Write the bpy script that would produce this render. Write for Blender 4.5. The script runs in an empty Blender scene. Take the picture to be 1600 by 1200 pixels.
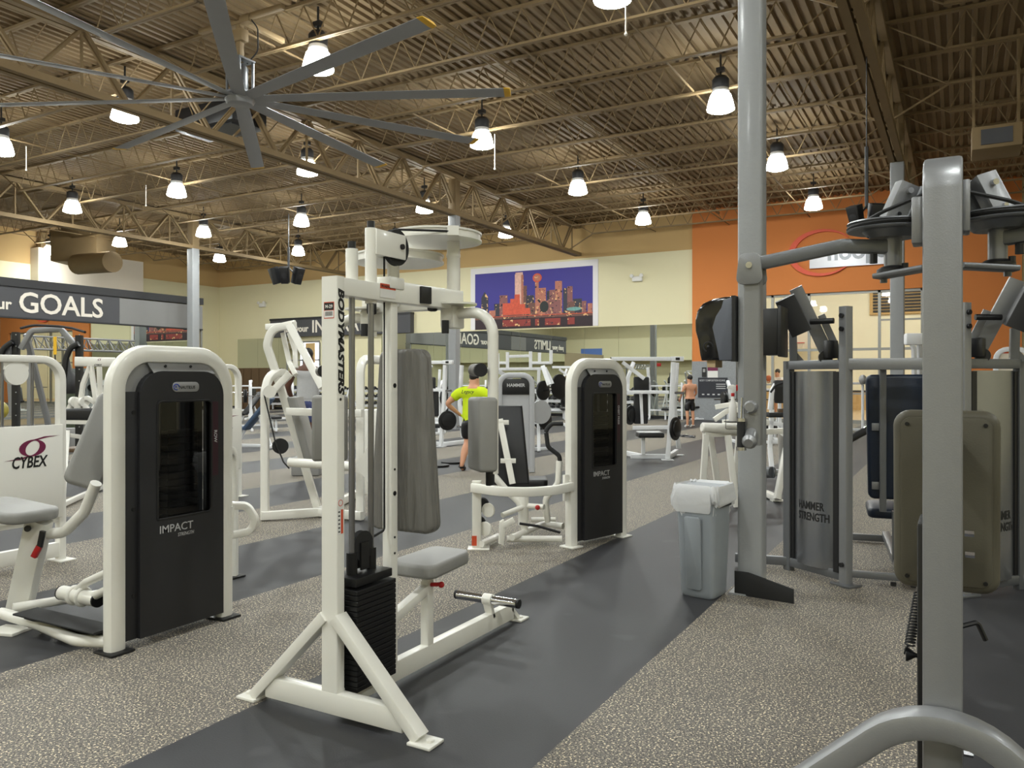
import bpy, bmesh, math, random
from mathutils import Vector, Matrix
random.seed(7)
V = Vector
S = bpy.context.scene
COL = S.collection
# ------------------------------------------------------------------ camera (1600 x 1200 photograph)
F, TH, EYE, HY = 1250.0, math.atan(700/1250), 1.55, 593.0
CT, ST = math.cos(TH), math.sin(TH)
cam = bpy.data.cameras.new('camera'); cam.sensor_width = 36; cam.lens = 36*F/1600; cam.shift_y = -(600-HY)/1600
cam.clip_start = .05; cam.clip_end = 200
co = bpy.data.objects.new('camera', cam); COL.objects.link(co)
co.location = (0, 0, EYE); co.rotation_euler = (math.pi/2, 0, TH); S.camera = co
S.view_settings.view_transform = 'Standard'; S.view_settings.look = 'None'; S.view_settings.gamma = 1
S.view_settings.exposure = 1.0
def ray(px, py):
    u = (px-800)/F; return u*CT-ST, u*ST+CT, (HY-py)/F
def P(px, py, d):                                   # point seen at a pixel, d metres in front of the lens
    x, y, v = ray(px, py); return V((x*d, y*d, EYE+v*d))
def FL(px, py, z=0):                                # point seen at a pixel on the level z
    x, y, v = ray(px, py); d = (z-EYE)/v; return V((x*d, y*d, z))
def PX(px, py, X):
    x, y, v = ray(px, py); return P(px, py, X/x)
def PY(px, py, Y):
    x, y, v = ray(px, py); return P(px, py, Y/y)
RIGHT = V((CT, ST, 0)); FWD = V((-ST, CT, 0)); UP = V((0, 0, 1))
# ------------------------------------------------------------------ materials
def lin(c):
    if isinstance(c, str): c = [int(c[i:i+2], 16) for i in (0, 2, 4)]
    r = []
    for v in c:
        v /= 255; r.append(v/12.92 if v <= .04045 else ((v+.055)/1.055)**2.4)
    return (*r, 1)
def mat(name, c, rough=.5, metal=0, var=.06, scale=8, bump=0, coat=0, spec=.5, bscale=None, alpha=None, stretch=None):
    m = bpy.data.materials.new(name); m.use_nodes = True
    n = m.node_tree.nodes; l = m.node_tree.links; b = n['Principled BSDF']
    b.inputs['Roughness'].default_value = rough; b.inputs['Metallic'].default_value = metal
    b.inputs['Coat Weight'].default_value = coat; b.inputs['Coat Roughness'].default_value = .12
    b.inputs['Specular IOR Level'].default_value = spec
    tc = n.new('ShaderNodeTexCoord'); no = n.new('ShaderNodeTexNoise'); no.inputs['Scale'].default_value = scale
    no.inputs['Detail'].default_value = 4
    l.new(tc.outputs['Object'], no.inputs['Vector'])
    mx = n.new('ShaderNodeMix'); mx.data_type = 'RGBA'; lc = lin(c)
    mx.inputs['A'].default_value = tuple(max(0, v*(1-var)) for v in lc[:3])+(1,)
    mx.inputs['B'].default_value = tuple(min(1, v*(1+var)) for v in lc[:3])+(1,)
    l.new(no.outputs['Fac'], mx.inputs['Factor']); l.new(mx.outputs['Result'], b.inputs['Base Color'])
    if bump:
        n2 = n.new('ShaderNodeTexNoise'); n2.inputs['Scale'].default_value = bscale or scale*8
        l.new(tc.outputs['Object'], n2.inputs['Vector'])
        if stretch:
            mp = n.new('ShaderNodeMapping'); mp.inputs['Scale'].default_value = stretch; l.new(tc.outputs['Object'], mp.inputs['Vector']); l.new(mp.outputs['Vector'], n2.inputs['Vector'])
        bp = n.new('ShaderNodeBump'); bp.inputs['Strength'].default_value = bump; bp.inputs['Distance'].default_value = .03 if stretch else .004
        l.new(n2.outputs['Fac'], bp.inputs['Height']); l.new(bp.outputs['Normal'], b.inputs['Normal'])
    if alpha is not None: b.inputs['Alpha'].default_value = alpha
    return m
def emit(name, c, s):
    m = bpy.data.materials.new(name); m.use_nodes = True; n = m.node_tree.nodes; b = n['Principled BSDF']
    b.inputs['Base Color'].default_value = lin(c); b.inputs['Emission Color'].default_value = lin(c)
    b.inputs['Emission Strength'].default_value = s
    return m
M = {}
M['white'] = mat('white_powder_coat', (232, 230, 222), .32, 0, .03, 5, .05, .3)
M['cream'] = mat('cream_powder_coat', (230, 228, 221), .36, 0, .03, 5, .05, .2)
M['bwhite'] = mat('bright_white_enamel', (226, 227, 230), .4, 0, .03)
M['charcoal'] = mat('charcoal_plastic', (36, 36, 39), .5, 0, .05, 3, .1, bscale=300)
M['charband'] = mat('dark_grey_plastic', (34, 34, 37), .5, 0, .05, 3)
M['sheet'] = mat('grey_sheet_metal', (150, 150, 150), .4, .3, .05, 6)
M['black'] = mat('black_plastic', (22, 22, 24), .4, 0, .1)
M['rubber'] = mat('black_rubber', (28, 28, 29), .7, 0, .15, 20)
M['iron'] = mat('black_iron_plates', (20, 20, 22), .45, .2, .15, 20)
M['chrome'] = mat('chrome', (205, 205, 208), .15, 1, .03)
M['steel'] = mat('brushed_rod_steel', (150, 150, 155), .28, 1, .05)
M['vinyl'] = mat('grey_vinyl', (140, 139, 136), .5, 0, .05, 10, .12, bscale=60)
M['vinyld'] = mat('worn_grey_vinyl', (118, 116, 112), .42, 0, .1, 8, .8, bscale=6, stretch=(4, 4, .5))
M['vinylb'] = mat('black_vinyl', (24, 24, 27), .42, 0, .1, 12, .1)
M['vinyln'] = mat('navy_vinyl', (22, 34, 52), .4, 0, .1, 12, .1)
M['vinyls'] = mat('slate_blue_vinyl', (62, 82, 108), .5, 0, .1, 12, .1)
M['tanback'] = mat('tan_pad_back', (84, 80, 67), .5, 0, .05, 4, .1, bscale=200)
M['silver'] = mat('silver_paint', (138, 139, 141), .38, .45, .04, 30, .08, .1, bscale=260)
M['silverl'] = mat('light_silver_paint', (182, 183, 187), .4, .2, .04, 20)
M['silverd'] = mat('dark_silver_paint', (112, 114, 117), .36, .5, .04, 30, .08, bscale=260)
M['colgrey'] = mat('grey_column_paint', (148, 150, 152), .42, 0, .05, 6, .3, .15, bscale=40)
M['roof'] = mat('tan_roof_steel', (130, 109, 76), .7, 0, .12, 3)
M['deck'] = mat('tan_roof_deck', (126, 105, 74), .75, 0, .15, 1.5)
M['cab'] = mat('brown_cabinet', (96, 74, 52), .5, 0, .12, 6)
M['wallc'] = mat('cream_wall_paint', (224, 216, 180), .85, 0, .02, 1)
M['wallt'] = mat('tan_wall_paint', (196, 164, 112), .85, 0, .03, 1)
M['wallo'] = mat('orange_wall_paint', (208, 126, 64), .8, 0, .03, 1)
M['wallw'] = mat('pale_bulkhead_paint', (216, 206, 190), .85, 0, .02, 1)
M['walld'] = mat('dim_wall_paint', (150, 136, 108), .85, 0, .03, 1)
M['courtw'] = mat('court_block_paint', (232, 228, 206), .85, 0, .02, 1)
M['wood'] = mat('court_wood', (190, 160, 122), .35, 0, .1, 4)
M['alum'] = mat('aluminium_frame', (150, 150, 146), .4, .6, .04)
M['signd'] = mat('dark_sign_panel', (70, 70, 74), .6, 0, .04, 2)
M['signl'] = mat('grey_sign_panel', (128, 127, 126), .6, 0, .04, 2)
M['letter'] = mat('off_white_lettering', (232, 224, 212), .6, 0, .02)
M['red'] = mat('red_plastic', (176, 24, 26), .4, 0, .05)
M['maroon'] = mat('maroon_print', (110, 24, 66), .5, 0, .04)
M['rowstrip'] = mat('dark_maroon_label', (52, 22, 34), .4, 0, .04)
M['ink'] = mat('black_print', (18, 18, 18), .5, 0, .04)
M['greyink'] = mat('pale_grey_print', (188, 188, 190), .5, 0, .03)
M['blueink'] = mat('blue_print', (40, 60, 150), .5, 0, .03)
M['orsign'] = mat('orange_warning_print', (206, 78, 44), .5, 0, .03)
M['paper'] = mat('white_label', (226, 224, 220), .5, 0, .03)
M['bin'] = mat('grey_bin_plastic', (140, 146, 152), .45, 0, .04, 4, .05)
M['liner'] = mat('white_bin_liner', (232, 233, 236), .3, 0, .03, 9, 1, bscale=22, alpha=.82)
M['disp'] = mat('gloss_black_plastic', (12, 12, 14), .12, 0, .05, 4, 0, .5)
M['dispg'] = mat('blue_grey_plastic', (92, 96, 106), .35, 0, .04, 4)
M['fan'] = mat('fan_blade_aluminium', (150, 151, 154), .45, .15, .05, 4)
M['yellow'] = mat('yellow_paint', (226, 176, 30), .5, 0, .05)
M['neon'] = mat('neon_yellow_cotton', (206, 230, 22), .85, 0, .08, 12, .2)
M['skinl'] = mat('light_skin', (206, 150, 118), .55, 0, .05, 12)
M['skind'] = mat('dark_skin', (92, 58, 42), .5, 0, .06, 12)
M['tank'] = mat('heather_grey_cotton', (176, 176, 178), .9, 0, .08, 30, .2)
M['navy'] = mat('navy_shorts_cloth', (58, 66, 108), .85, 0, .08, 20, .2)
M['hair'] = mat('dark_hair', (26, 22, 22), .6, 0, .2, 40, .4)
M['wshirt'] = mat('white_shirt_cotton', (232, 232, 230), .9, 0, .03)
M['olive'] = mat('olive_bag_vinyl', (62, 70, 52), .5, 0, .12, 10)
M['mirror'] = mat('silvered_mirror', (214, 218, 212), .005, 1, .0)
M['lam'] = mat('grey_speckled_laminate', (140, 143, 146), .5, 0, .22, 22)
M['lens'] = emit('lit_glass_shade', (250, 255, 252), 22); M['lensb'] = emit('lit_lamp_lens', (250, 255, 252), 110)
M['lens2'] = emit('lit_court_lamp', (255, 246, 226), 30)
M['day'] = emit('bright_doorway', (232, 240, 255), 1.6)
M['brick'] = mat('orange_ball_rubber', (196, 96, 40), .6, 0, .06)
# clear glass that lets light straight through
g = bpy.data.materials.new('clear_glazing'); g.use_nodes = True; n = g.node_tree.nodes; l = g.node_tree.links
tr = n.new('ShaderNodeBsdfTransparent'); tr.inputs['Color'].default_value = (.94, .95, .93, 1); gl = n.new('ShaderNodeBsdfGlossy'); gl.inputs['Roughness'].default_value = .02
lw = n.new('ShaderNodeLayerWeight'); lw.inputs['Blend'].default_value = .5; pw = n.new('ShaderNodeMath'); pw.operation = 'POWER'; pw.inputs[1].default_value = 5; fr = n.new('ShaderNodeMath'); fr.operation = 'MULTIPLY_ADD'; fr.inputs[1].default_value = .9; fr.inputs[2].default_value = .05
l.new(lw.outputs['Facing'], pw.inputs[0]); l.new(pw.outputs[0], fr.inputs[0]); mx = n.new('ShaderNodeMixShader')
l.new(fr.outputs[0], mx.inputs[0]); l.new(tr.outputs[0], mx.inputs[1]); l.new(gl.outputs[0], mx.inputs[2]); l.new(mx.outputs[0], n['Material Output'].inputs['Surface']); M['glass'] = g
g = g.copy(); g.name = 'tinted_window'; M['tint'] = g
for q in g.node_tree.nodes:
    if q.type == 'BSDF_TRANSPARENT': q.inputs['Color'].default_value = (.34, .33, .32, 1)
def floor_mat(name, base, flecks, rough, dark=None):
    m = mat(name, base, rough, 0, .1, 1.2, .15, bscale=120); n = m.node_tree.nodes; l = m.node_tree.links; b = n['Principled BSDF']
    tc = [q for q in n if q.type == 'TEX_COORD'][0]; src = b.inputs['Base Color'].links[0].from_socket
    for sc, lo, col, seed in flecks:
        vo = n.new('ShaderNodeTexNoise'); vo.noise_dimensions = '4D'; vo.inputs['W'].default_value = seed; vo.inputs['Scale'].default_value = sc; vo.inputs['Detail'].default_value = 1.5
        l.new(tc.outputs['Object'], vo.inputs['Vector'])
        mr = n.new('ShaderNodeMapRange'); mr.inputs['From Min'].default_value = lo; mr.inputs['From Max'].default_value = lo+.05
        l.new(vo.outputs['Fac'], mr.inputs['Value'])
        mx = n.new('ShaderNodeMix'); mx.data_type = 'RGBA'; mx.inputs['B'].default_value = lin(col)
        l.new(mr.outputs['Result'], mx.inputs['Factor']); l.new(src, mx.inputs['A']); src = mx.outputs['Result']
    l.new(src, b.inputs['Base Color']); return m
M['speck'] = floor_mat('speckled_rubber_floor', (104, 99, 94), [(110, .54, (46, 45, 43), 1), (95, .575, (226, 212, 180), 7), (170, .60, (160, 150, 134), 13)], .75)
M['strip'] = floor_mat('dark_rubber_floor', (47, 47, 50), [(3, .66, (58, 58, 61), 2)], .55)
# ------------------------------------------------------------------ mesh builder
def fillet(pts, r, n=5):
    pts = [V(p) for p in pts]
    if r <= 0 or len(pts) < 3: return pts
    out = [pts[0]]
    for a, b, c in zip(pts, pts[1:], pts[2:]):
        d1 = (a-b); d2 = (c-b); l1, l2 = d1.length, d2.length; d1.normalize(); d2.normalize()
        ang = d1.angle(d2)
        if ang > math.pi-.03: out.append(b); continue
        t = min(r/math.tan(ang/2), l1*.48, l2*.48); rr = t*math.tan(ang/2)
        cen = b+(d1+d2).normalized()*(rr/math.sin(ang/2)); p0 = b+d1*t-cen; p1 = b+d2*t-cen
        w = p0.angle(p1)
        for i in range(n+1):
            k = i/n; out.append(cen+(p0*math.sin((1-k)*w)+p1*math.sin(k*w))/math.sin(w))
    out.append(pts[-1]); return out
def rrect(w, h, r, n=3):
    r = min(r, w*.49, h*.49); out = []
    for cx, cy, a in ((w/2-r, h/2-r, 0), (-w/2+r, h/2-r, 90), (-w/2+r, -h/2+r, 180), (w/2-r, -h/2+r, 270)):
        for i in range(n+1):
            t = math.radians(a+90*i/n); out.append((cx+r*math.cos(t), cy+r*math.sin(t)))
    return out
def circ(r, n=12, ry=None): return [(r*math.cos(2*math.pi*i/n), (ry or r)*math.sin(2*math.pi*i/n)) for i in range(n)]
def frame(zdir, xhint=(1, 0, 0)):
    z = V(zdir).normalized(); x = V(xhint); x = x-z*x.dot(z)
    if x.length < 1e-4: x = V((0, 1, 0))-z*z.y
    if x.length < 1e-4: x = V((1, 0, 0))
    x.normalize(); return x, z.cross(x), z
ONE_PIECE = {'print', 'small_print', 'bar_marks', 'hole_row', 'bolt_holes', 'louvre', 'net', 'emblem', 'truss', 'brand_mark', 'picture_print', 'dispenser_body', 'coil_lanyard', 'shroud', 'motor_frame', 'glass_shade'}
class MB:
    def __init__(s): s.bm = bmesh.new(); s.mi = 0
    def face(s, vs):
        try: f = s.bm.faces.new(vs); f.material_index = s.mi; return f
        except ValueError: return None
    def sweep(s, prof, pts, up=UP, caps=True, closed=False, scale=None):
        pts = [V(p) for p in pts]; n = len(pts); rings = []; up = V(up)
        for i, p in enumerate(pts):
            if closed: t0 = p-pts[i-1]; t1 = pts[(i+1) % n]-p
            else: t0 = p-pts[max(0, i-1)]; t1 = pts[min(n-1, i+1)]-p
            if t0.length < 1e-9: t0 = t1
            if t1.length < 1e-9: t1 = t0
            t = (t0.normalized()+t1.normalized()).normalized()
            a = up-t*up.dot(t)
            if a.length < .05:
                a = V((0, 1, 0)) if i == 0 or not rings else la
                a = a-t*a.dot(t)
            a.normalize(); la = a; b = t.cross(a)            # a: profile y, b: profile x
            ch = max(.35, math.cos(t0.angle(t1)/2)) if t0.length and t1.length else 1
            m = (t1.normalized()-t0.normalized())
            k = scale[i] if scale else 1
            ring = []
            for x, y in prof:
                o = b*x*k+a*y*k
                if m.length > 1e-4:
                    mm = m.normalized(); o = o+mm*o.dot(mm)*(1/ch-1)
                ring.append(s.bm.verts.new(p+o))
            rings.append(ring)
        k = len(prof); R = range(n if closed else n-1)
        for i in R:
            A, B = rings[i], rings[(i+1) % n]
            for j in range(k): s.face([A[j], A[(j+1) % k], B[(j+1) % k], B[j]])
        if caps and not closed: s.face(rings[0][::-1]); s.face(rings[-1])
        return s
    def bar(s, p0, p1, w, h=None, up=UP, r=.005): return s.sweep(rrect(w, h or w, r, 2), [p0, p1], up)
    def path(s, pts, w, h=None, up=UP, fr=.05, r=.006, n=5): return s.sweep(rrect(w, h or w, r, 2), fillet(pts, fr, n), up)
    def tube(s, pts, r, fr=.05, up=UP, seg=12, n=5): return s.sweep(circ(r, seg), fillet(pts, fr, n), up)
    def cyl(s, p0, p1, r, seg=16, up=UP): return s.sweep(circ(r, seg), [p0, p1], up)
    def box(s, c, size, rot=None, bev=0, seg=2):
        t = bmesh.new(); bmesh.ops.create_cube(t, size=1); bmesh.ops.scale(t, vec=size, verts=t.verts)
        if bev: bmesh.ops.bevel(t, geom=t.edges[:], offset=bev, segments=seg, profile=.5, affect='EDGES')
        m = Matrix.Translation(V(c))
        if rot is not None: m = m @ (rot.to_4x4() if isinstance(rot, Matrix) else Matrix.Rotation(rot, 4, 'Z'))
        return s.add(t, m)
    def span(s, lo, hi, bev=0): lo, hi = V(lo), V(hi); return s.box((lo+hi)/2, hi-lo, None, bev)
    def add(s, t, m=Matrix.Identity(4)):
        vs = {}
        for v in t.verts: vs[v] = s.bm.verts.new(m @ v.co)
        for f in t.faces: s.face([vs[v] for v in f.verts])
        t.free(); return s
    def prism(s, poly, o, x, y, th, bev=0, seg=2, inset=0):      # polygon in plane (o; x, y), thickness th along x cross y, centred
        x, y = V(x), V(y); z = x.cross(y).normalized(); t = bmesh.new()
        a = [t.verts.new((px, py, -th/2)) for px, py in poly]; b = [t.verts.new((px, py, th/2)) for px, py in poly]
        n = len(poly); t.faces.new(a[::-1]); t.faces.new(b)
        rim = []
        for i in range(n): t.faces.new([a[i], a[(i+1) % n], b[(i+1) % n], b[i]])
        t.normal_update()
        if bev:
            ed = [e for e in t.edges if abs(e.verts[0].co.z-e.verts[1].co.z) < 1e-6]
            bmesh.ops.bevel(t, geom=ed, offset=bev, segments=seg, profile=.5, affect='EDGES', clamp_overlap=True)
        m = Matrix((x.normalized(), y.normalized(), z)).transposed().to_4x4(); m.translation = V(o)
        return s.add(t, m)
    def lathe(s, prof, o=(0, 0, 0), axis=UP, seg=24, caps=True, xh=(1, 0, 0)):
        x, y, z = frame(axis, xh); o = V(o); rings = []
        for r, h in prof: rings.append([s.bm.verts.new(o+z*h+x*r*math.cos(2*math.pi*i/seg)+y*r*math.sin(2*math.pi*i/seg)) for i in range(seg)])
        for A, B in zip(rings, rings[1:]):
            for j in range(seg): s.face([A[j], A[(j+1) % seg], B[(j+1) % seg], B[j]])
        if caps: s.face(rings[0][::-1]); s.face(rings[-1])
        return s
    def ball(s, c, r, sc=(1, 1, 1), seg=16):
        t = bmesh.new(); bmesh.ops.create_uvsphere(t, u_segments=seg, v_segments=seg//2+2, radius=r)
        return s.add(t, Matrix.Translation(V(c)) @ Matrix.Diagonal((*sc, 1)))
    def split_off(s, name, mats, parent, smooth, ang):           # pieces that stand apart become parts of their own
        seen = set(); isl = []
        for v in s.bm.verts:
            if v in seen: continue
            st = [v]; seen.add(v); g_ = []
            while st:
                q = st.pop(); g_.append(q)
                for e in q.link_edges:
                    w = e.other_vert(q)
                    if w not in seen: seen.add(w); st.append(w)
            lo = V([min(q.co[i] for q in g_) for i in range(3)]); hi = V([max(q.co[i] for q in g_) for i in range(3)]); isl.append([g_, lo, hi])
        if len(isl) < 2 or len(isl) > 60: return
        ok = True
        while ok:
            ok = False
            for i in range(len(isl)):
                for j in range(i+1, len(isl)):
                    A, B = isl[i], isl[j]
                    if all(A[1][k]-.006 <= B[2][k] and B[1][k]-.006 <= A[2][k] for k in range(3)):
                        isl[i] = [A[0]+B[0], V([min(A[1][k], B[1][k]) for k in range(3)]), V([max(A[2][k], B[2][k]) for k in range(3)])]; isl.pop(j); ok = True; break
                if ok: break
        for g_, lo, hi in isl[1:]:
            m2 = MB(); mp = {q: m2.bm.verts.new(q.co) for q in g_}
            for f in {f for q in g_ for f in q.link_faces}:
                nf = m2.face([mp[q] for q in f.verts])
                if nf: nf.material_index = f.material_index
            m2.obj(name, mats, parent, False, smooth, ang)
        for g_, lo, hi in isl[1:]: bmesh.ops.delete(s.bm, geom=g_, context='VERTS')
    def quad(s, a, b, c, d): return s.face([s.bm.verts.new(V(p)) for p in (a, b, c, d)])
    def obj(s, name, mats, parent=None, world=True, smooth=True, ang=35):
        me = bpy.data.meshes.new(name)
        if parent is not None and world:
            r = parent
            while r.parent: r = r.parent
            s.bm.transform(r.matrix_basis.inverted())
        bmesh.ops.recalc_face_normals(s.bm, faces=s.bm.faces)
        if parent is not None and name not in ONE_PIECE: s.split_off(name, mats, parent, smooth, ang)
        s.bm.to_mesh(me); s.bm.free()
        for m in (mats if isinstance(mats, (list, tuple)) else [mats]): me.materials.append(M[m] if isinstance(m, str) else m)
        if smooth and len(me.polygons):
            me.shade_smooth(); me.set_sharp_from_angle(angle=math.radians(ang))
        o = bpy.data.objects.new(name, me); COL.objects.link(o)
        if parent is not None: o.parent = parent
        return o
def tag(o, label=None, cat=None, group=None, kind=None):
    for k, v in (('label', label), ('category', cat), ('group', group), ('kind', kind)):
        if v: o[k] = v
    return o
def thing(name, label, cat, loc=(0, 0, 0), rz=0, group=None):
    o = bpy.data.objects.new(name, None); COL.objects.link(o); o.empty_display_size = .1
    o.location = loc; o.rotation_euler = (0, 0, rz)
    o.matrix_basis = Matrix.Translation(V(loc)) @ Matrix.Rotation(rz, 4, 'Z')
    return tag(o, label, cat, group)
def struct(name, mb, m, **k): return tag(mb.obj(name, m, **k), kind='structure')
def copy_tree(o, parent=None):
    c = o.copy(); COL.objects.link(c); c.parent = parent
    for ch in list(o.children): copy_tree(ch, c)
    return c
def text(name, body, o, x, y, size, m, parent, ext=.002, off=0, space=1, shear=0, align='LEFT', world=True, sx=1, fit=None):
    cu = bpy.data.curves.new('tmp', 'FONT'); cu.body = body; cu.size = size; cu.extrude = ext; cu.offset = off
    cu.space_character = space; cu.shear = shear; cu.align_x = align; cu.resolution_u = 3
    ob = bpy.data.objects.new('tmp', cu); COL.objects.link(ob); dg = bpy.context.evaluated_depsgraph_get()
    me = bpy.data.meshes.new_from_object(ob.evaluated_get(dg)); bpy.data.objects.remove(ob); bpy.data.curves.remove(cu)
    if fit:
        xs = [v.co.x for v in me.vertices]; w = max(xs)-min(xs); sx = fit/w
    x, y = V(x).normalized(), V(y).normalized(); z = x.cross(y)
    mt = Matrix((x, y, z)).transposed().to_4x4(); mt.translation = V(o); me.transform(mt @ Matrix.Diagonal((sx, 1, 1, 1)))
    if world and parent is not None:
        r = parent
        while r.parent: r = r.parent
        me.transform(r.matrix_basis.inverted())
    me.name = name; me.materials.clear(); me.materials.append(M[m])
    t = bpy.data.objects.new(name, me); COL.objects.link(t); t.parent = parent; return t
def W(root, p): return root.matrix_basis @ V(p)
def pad_poly(w0, w1, h, r=.05, n=4):        # trapezoid outline, bottom width w0, top width w1
    pts = [(-w0/2, 0), (w0/2, 0), (w1/2, h), (-w1/2, h)]
    q = fillet([V((*p, 0)) for p in (pts[-1:]+pts+pts[:1])], r, n); return [(p.x, p.y) for p in q[1:-1]]
# ================================================================== THE ROOM
XL, XR, YB, YF = -35.5, 11.5, 30.5, -11.0
DECK, JB, GB = 8.05, 7.35, 6.7
# floor: dark rubber strips alternating with speckled rubber
mb = MB(); x = -2.93-2.93*11
edges = [XL]
while x < XR:
    for e in (x, x+1.44):
        if XL < e < XR: edges.append(e)
    x += 2.93
edges.append(XR)
for i, (a, b) in enumerate(zip(edges, edges[1:])):
    dark = ((((a+b)/2+2.93) % 2.93) < 1.44); mb.mi = 1 if dark else 0
    mb.quad((a, YF, 0), (b, YF, 0), (b, YB, 0), (a, YB, 0))
struct('floor', mb, ['speck', 'strip'], smooth=False)
# corrugated roof deck, flutes along y
mb = MB(); p = .2; prof = []; x = XL-.3
while x < XR+.3:
    prof += [(x, DECK), (x+.075, DECK), (x+.095, DECK+.055), (x+.18, DECK+.055)]; x += p
A = [mb.bm.verts.new((x, YF, z)) for x, z in prof]; B = [mb.bm.verts.new((x, YB, z)) for x, z in prof]
for i in range(len(prof)-1): mb.face([A[i], A[i+1], B[i+1], B[i]])
struct('ceiling', mb, 'deck', smooth=False)
trim = 0
def trimobj(mb, m, **k):
    global trim; trim += 1; return struct('trim_%d' % trim, mb, m, **k)
def copy_struct(o, loc):
    global trim; trim += 1; c = o.copy(); c.name = 'trim_%d' % trim; COL.objects.link(c); c.location = loc; return c
GX = [-39.0, -26.4, -13.9, -1.32, 11.2]
def joist(L, seed):
    mb = MB(); x0, x1 = 0, L
    for s in (-.028, .028):
        mb.box((L/2, s, DECK-.03), (L, .05, .05)); mb.box(((x0+1.1+x1-1.1)/2, s, JB+.02), (L-2.2, .045, .04))
    n = max(4, int((L-2.2)/.62)); st = (L-2.2)/n
    for i in range(n):
        a = 1.1+i*st; mb.cyl((a, 0, JB+.03), (a+st/2, 0, DECK-.05), .013, 6); mb.cyl((a+st/2, 0, DECK-.05), (a+st, 0, JB+.03), .013, 6)
    mb.cyl((1.1, 0, JB+.03), (.12, 0, DECK-.05), .016, 6); mb.cyl((L-1.1, 0, JB+.03), (L-.12, 0, DECK-.05), .016, 6)
    return mb
ys = [12.2+1.91*k for k in range(-10, 10)]
for (a, b) in ((GX[3], XR), (GX[2], GX[3]), (GX[1], GX[2]), (XL, GX[1])):
    base = None
    for y in ys:
        if base is None: base = trimobj(joist(b-a, 1), 'roof', smooth=False); base.location = (a, y, 0)
        else: copy_struct(base, (a, y, 0))
    mb = MB()                                                  # bridging rods between the joists of the bay
    for f in (.27, .5, .73):
        xx = a+(b-a)*f; mb.bar((xx, ys[0], JB+.05), (xx, YB-.1, JB+.05), .03, .03); mb.bar((xx+.2, ys[0], DECK-.08), (xx+.2, YB-.1, DECK-.08), .03, .03)
    trimobj(mb, 'roof', smooth=False)
    mb = MB()                                                  # kickers from joists down to the girder
    for i, y in enumerate(ys):
        if i % 3 == 1:
            mb.bar((b-1.15, y, JB+.02), (b, y, GB+.06), .04, .04)
            if a > XL: mb.bar((a+1.15, y, JB+.02), (a, y, GB+.06), .04, .04)
    trimobj(mb, 'roof', smooth=False)
def girder(y0, y1):
    mb = MB()
    for s in (-.09, .09):
        mb.box((s, (y0+y1)/2, DECK-.14), (.13, y1-y0, .13)); mb.box((s, (y0+y1)/2, GB+.06), (.13, y1-y0, .13))
    y = y0+.1; k = 0; st = 1.91/2
    while y+st < y1:
        za, zb = (GB+.06, DECK-.14) if k % 2 == 0 else (DECK-.14, GB+.06)
        for s in (-.05, .05): mb.bar((s, y, za), (s, y+st, zb), .055, .055)
        if k % 2 == 0: mb.bar((0, y+st, DECK-.14), (0, y+st, GB+.06), .045, .045)
        y += st; k += 1
    return mb
for gx in GX[1:4]:
    base = trimobj(girder(-9.4, YB-.05), 'roof', smooth=False); base.location = (gx, 0, 0)
# columns
def column_at(x, y, w, label, top=GB):
    t = thing('steel_column', label, 'column', (x, y, 0), 0, 'grey steel columns')
    mb = MB(); mb.sweep(rrect(w, w, .02, 3), [(0, 0, .012), (0, 0, top)], (0, 1, 0)); mb.obj('shaft', 'colgrey', t, False)
    mb = MB(); mb.box((0, 0, .006), (w+.1, w+.1, .012)); mb.obj('base_plate', 'colgrey', t, False)
    mb = MB(); mb.box((0, 0, top+.66), (w-.01, w-.01, 1.3), None, .01); mb.obj('column_head', 'roof', t, False)
    return t
c1 = column_at(-1.3225, 5.947, .174, 'near grey square steel column holding the paper towel dispenser')
column_at(-1.3, 21.1, .3, 'grey steel column seen beside the raised post, in front of the orange wall')
column_at(-13.9, 21.1, .28, 'slim grey steel column behind the tall white fly machine')
column_at(-26.4, 21.4, .33, 'grey steel column at the end of the large dark letter sign')
column_at(-37.0+1.8, 20.6, .3, 'distant grey column above the letter sign at the left edge')
mb = MB(); mb.prism([(0, 0), (.42, .0), (.42, .1), (.1, .17), (0, .17)], (-1.42, 5.83, .0), (1, -.12, 0), UP, .02, .004)
tag(mb.obj('rubber_flap', 'rubber'), 'black rubber flap wrapped around the foot of the near grey column', 'flap')
# ---- walls
BORD = 6.6
XO = PY(1083, 450, YB).x                        # where the orange wall begins
MT = 3.72                                       # top of the mirrors
mb = MB()
mb.span((XL-.2, YB, BORD), (XO, YB+.25, DECK+.3)); mb.mi = 1
mb.span((XL-.2, YB, 0), (XO, YB+.25, BORD))
struct('wall_back', mb, ['wallt', 'wallc'], smooth=False)
GX0, GX1, GZ = -7.35, -.25, 4.66                # the glazing in the orange wall
mb = MB(); OR = PY(1597, 430, YB-.15).x
mb.span((XO, YB-.12, GZ), (OR, YB+.25, DECK+.3)); mb.span((GX1, YB-.12, 0), (OR, YB+.25, GZ)); mb.span((XO, YB-.12, 2.25), (GX0, YB+.25, GZ))
struct('wall_orange', mb, 'wallo', smooth=False)
mb = MB(); mb.span((XO, YB-.16, 0), (GX0, YB+.25, 2.25)); struct('trim_900', mb, 'lam', smooth=False)
mb = MB(); mb.span((OR, YB, 0), (XR+.2, YB+.25, DECK+.3)); struct('wall_corner', mb, 'wallc', smooth=False)
mb = MB(); mb.span((XL-.25, YF, BORD), (XL, YB+.25, DECK+.3)); mb.mi = 1; mb.span((XL-.25, YF, 0), (XL, YB+.25, BORD)); struct('wall_left', mb, ['wallt', 'wallc'], smooth=False)
bk0, bk1 = PX(60, 430, XL+.6).y, PX(224, 430, XL+.6).y
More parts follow.
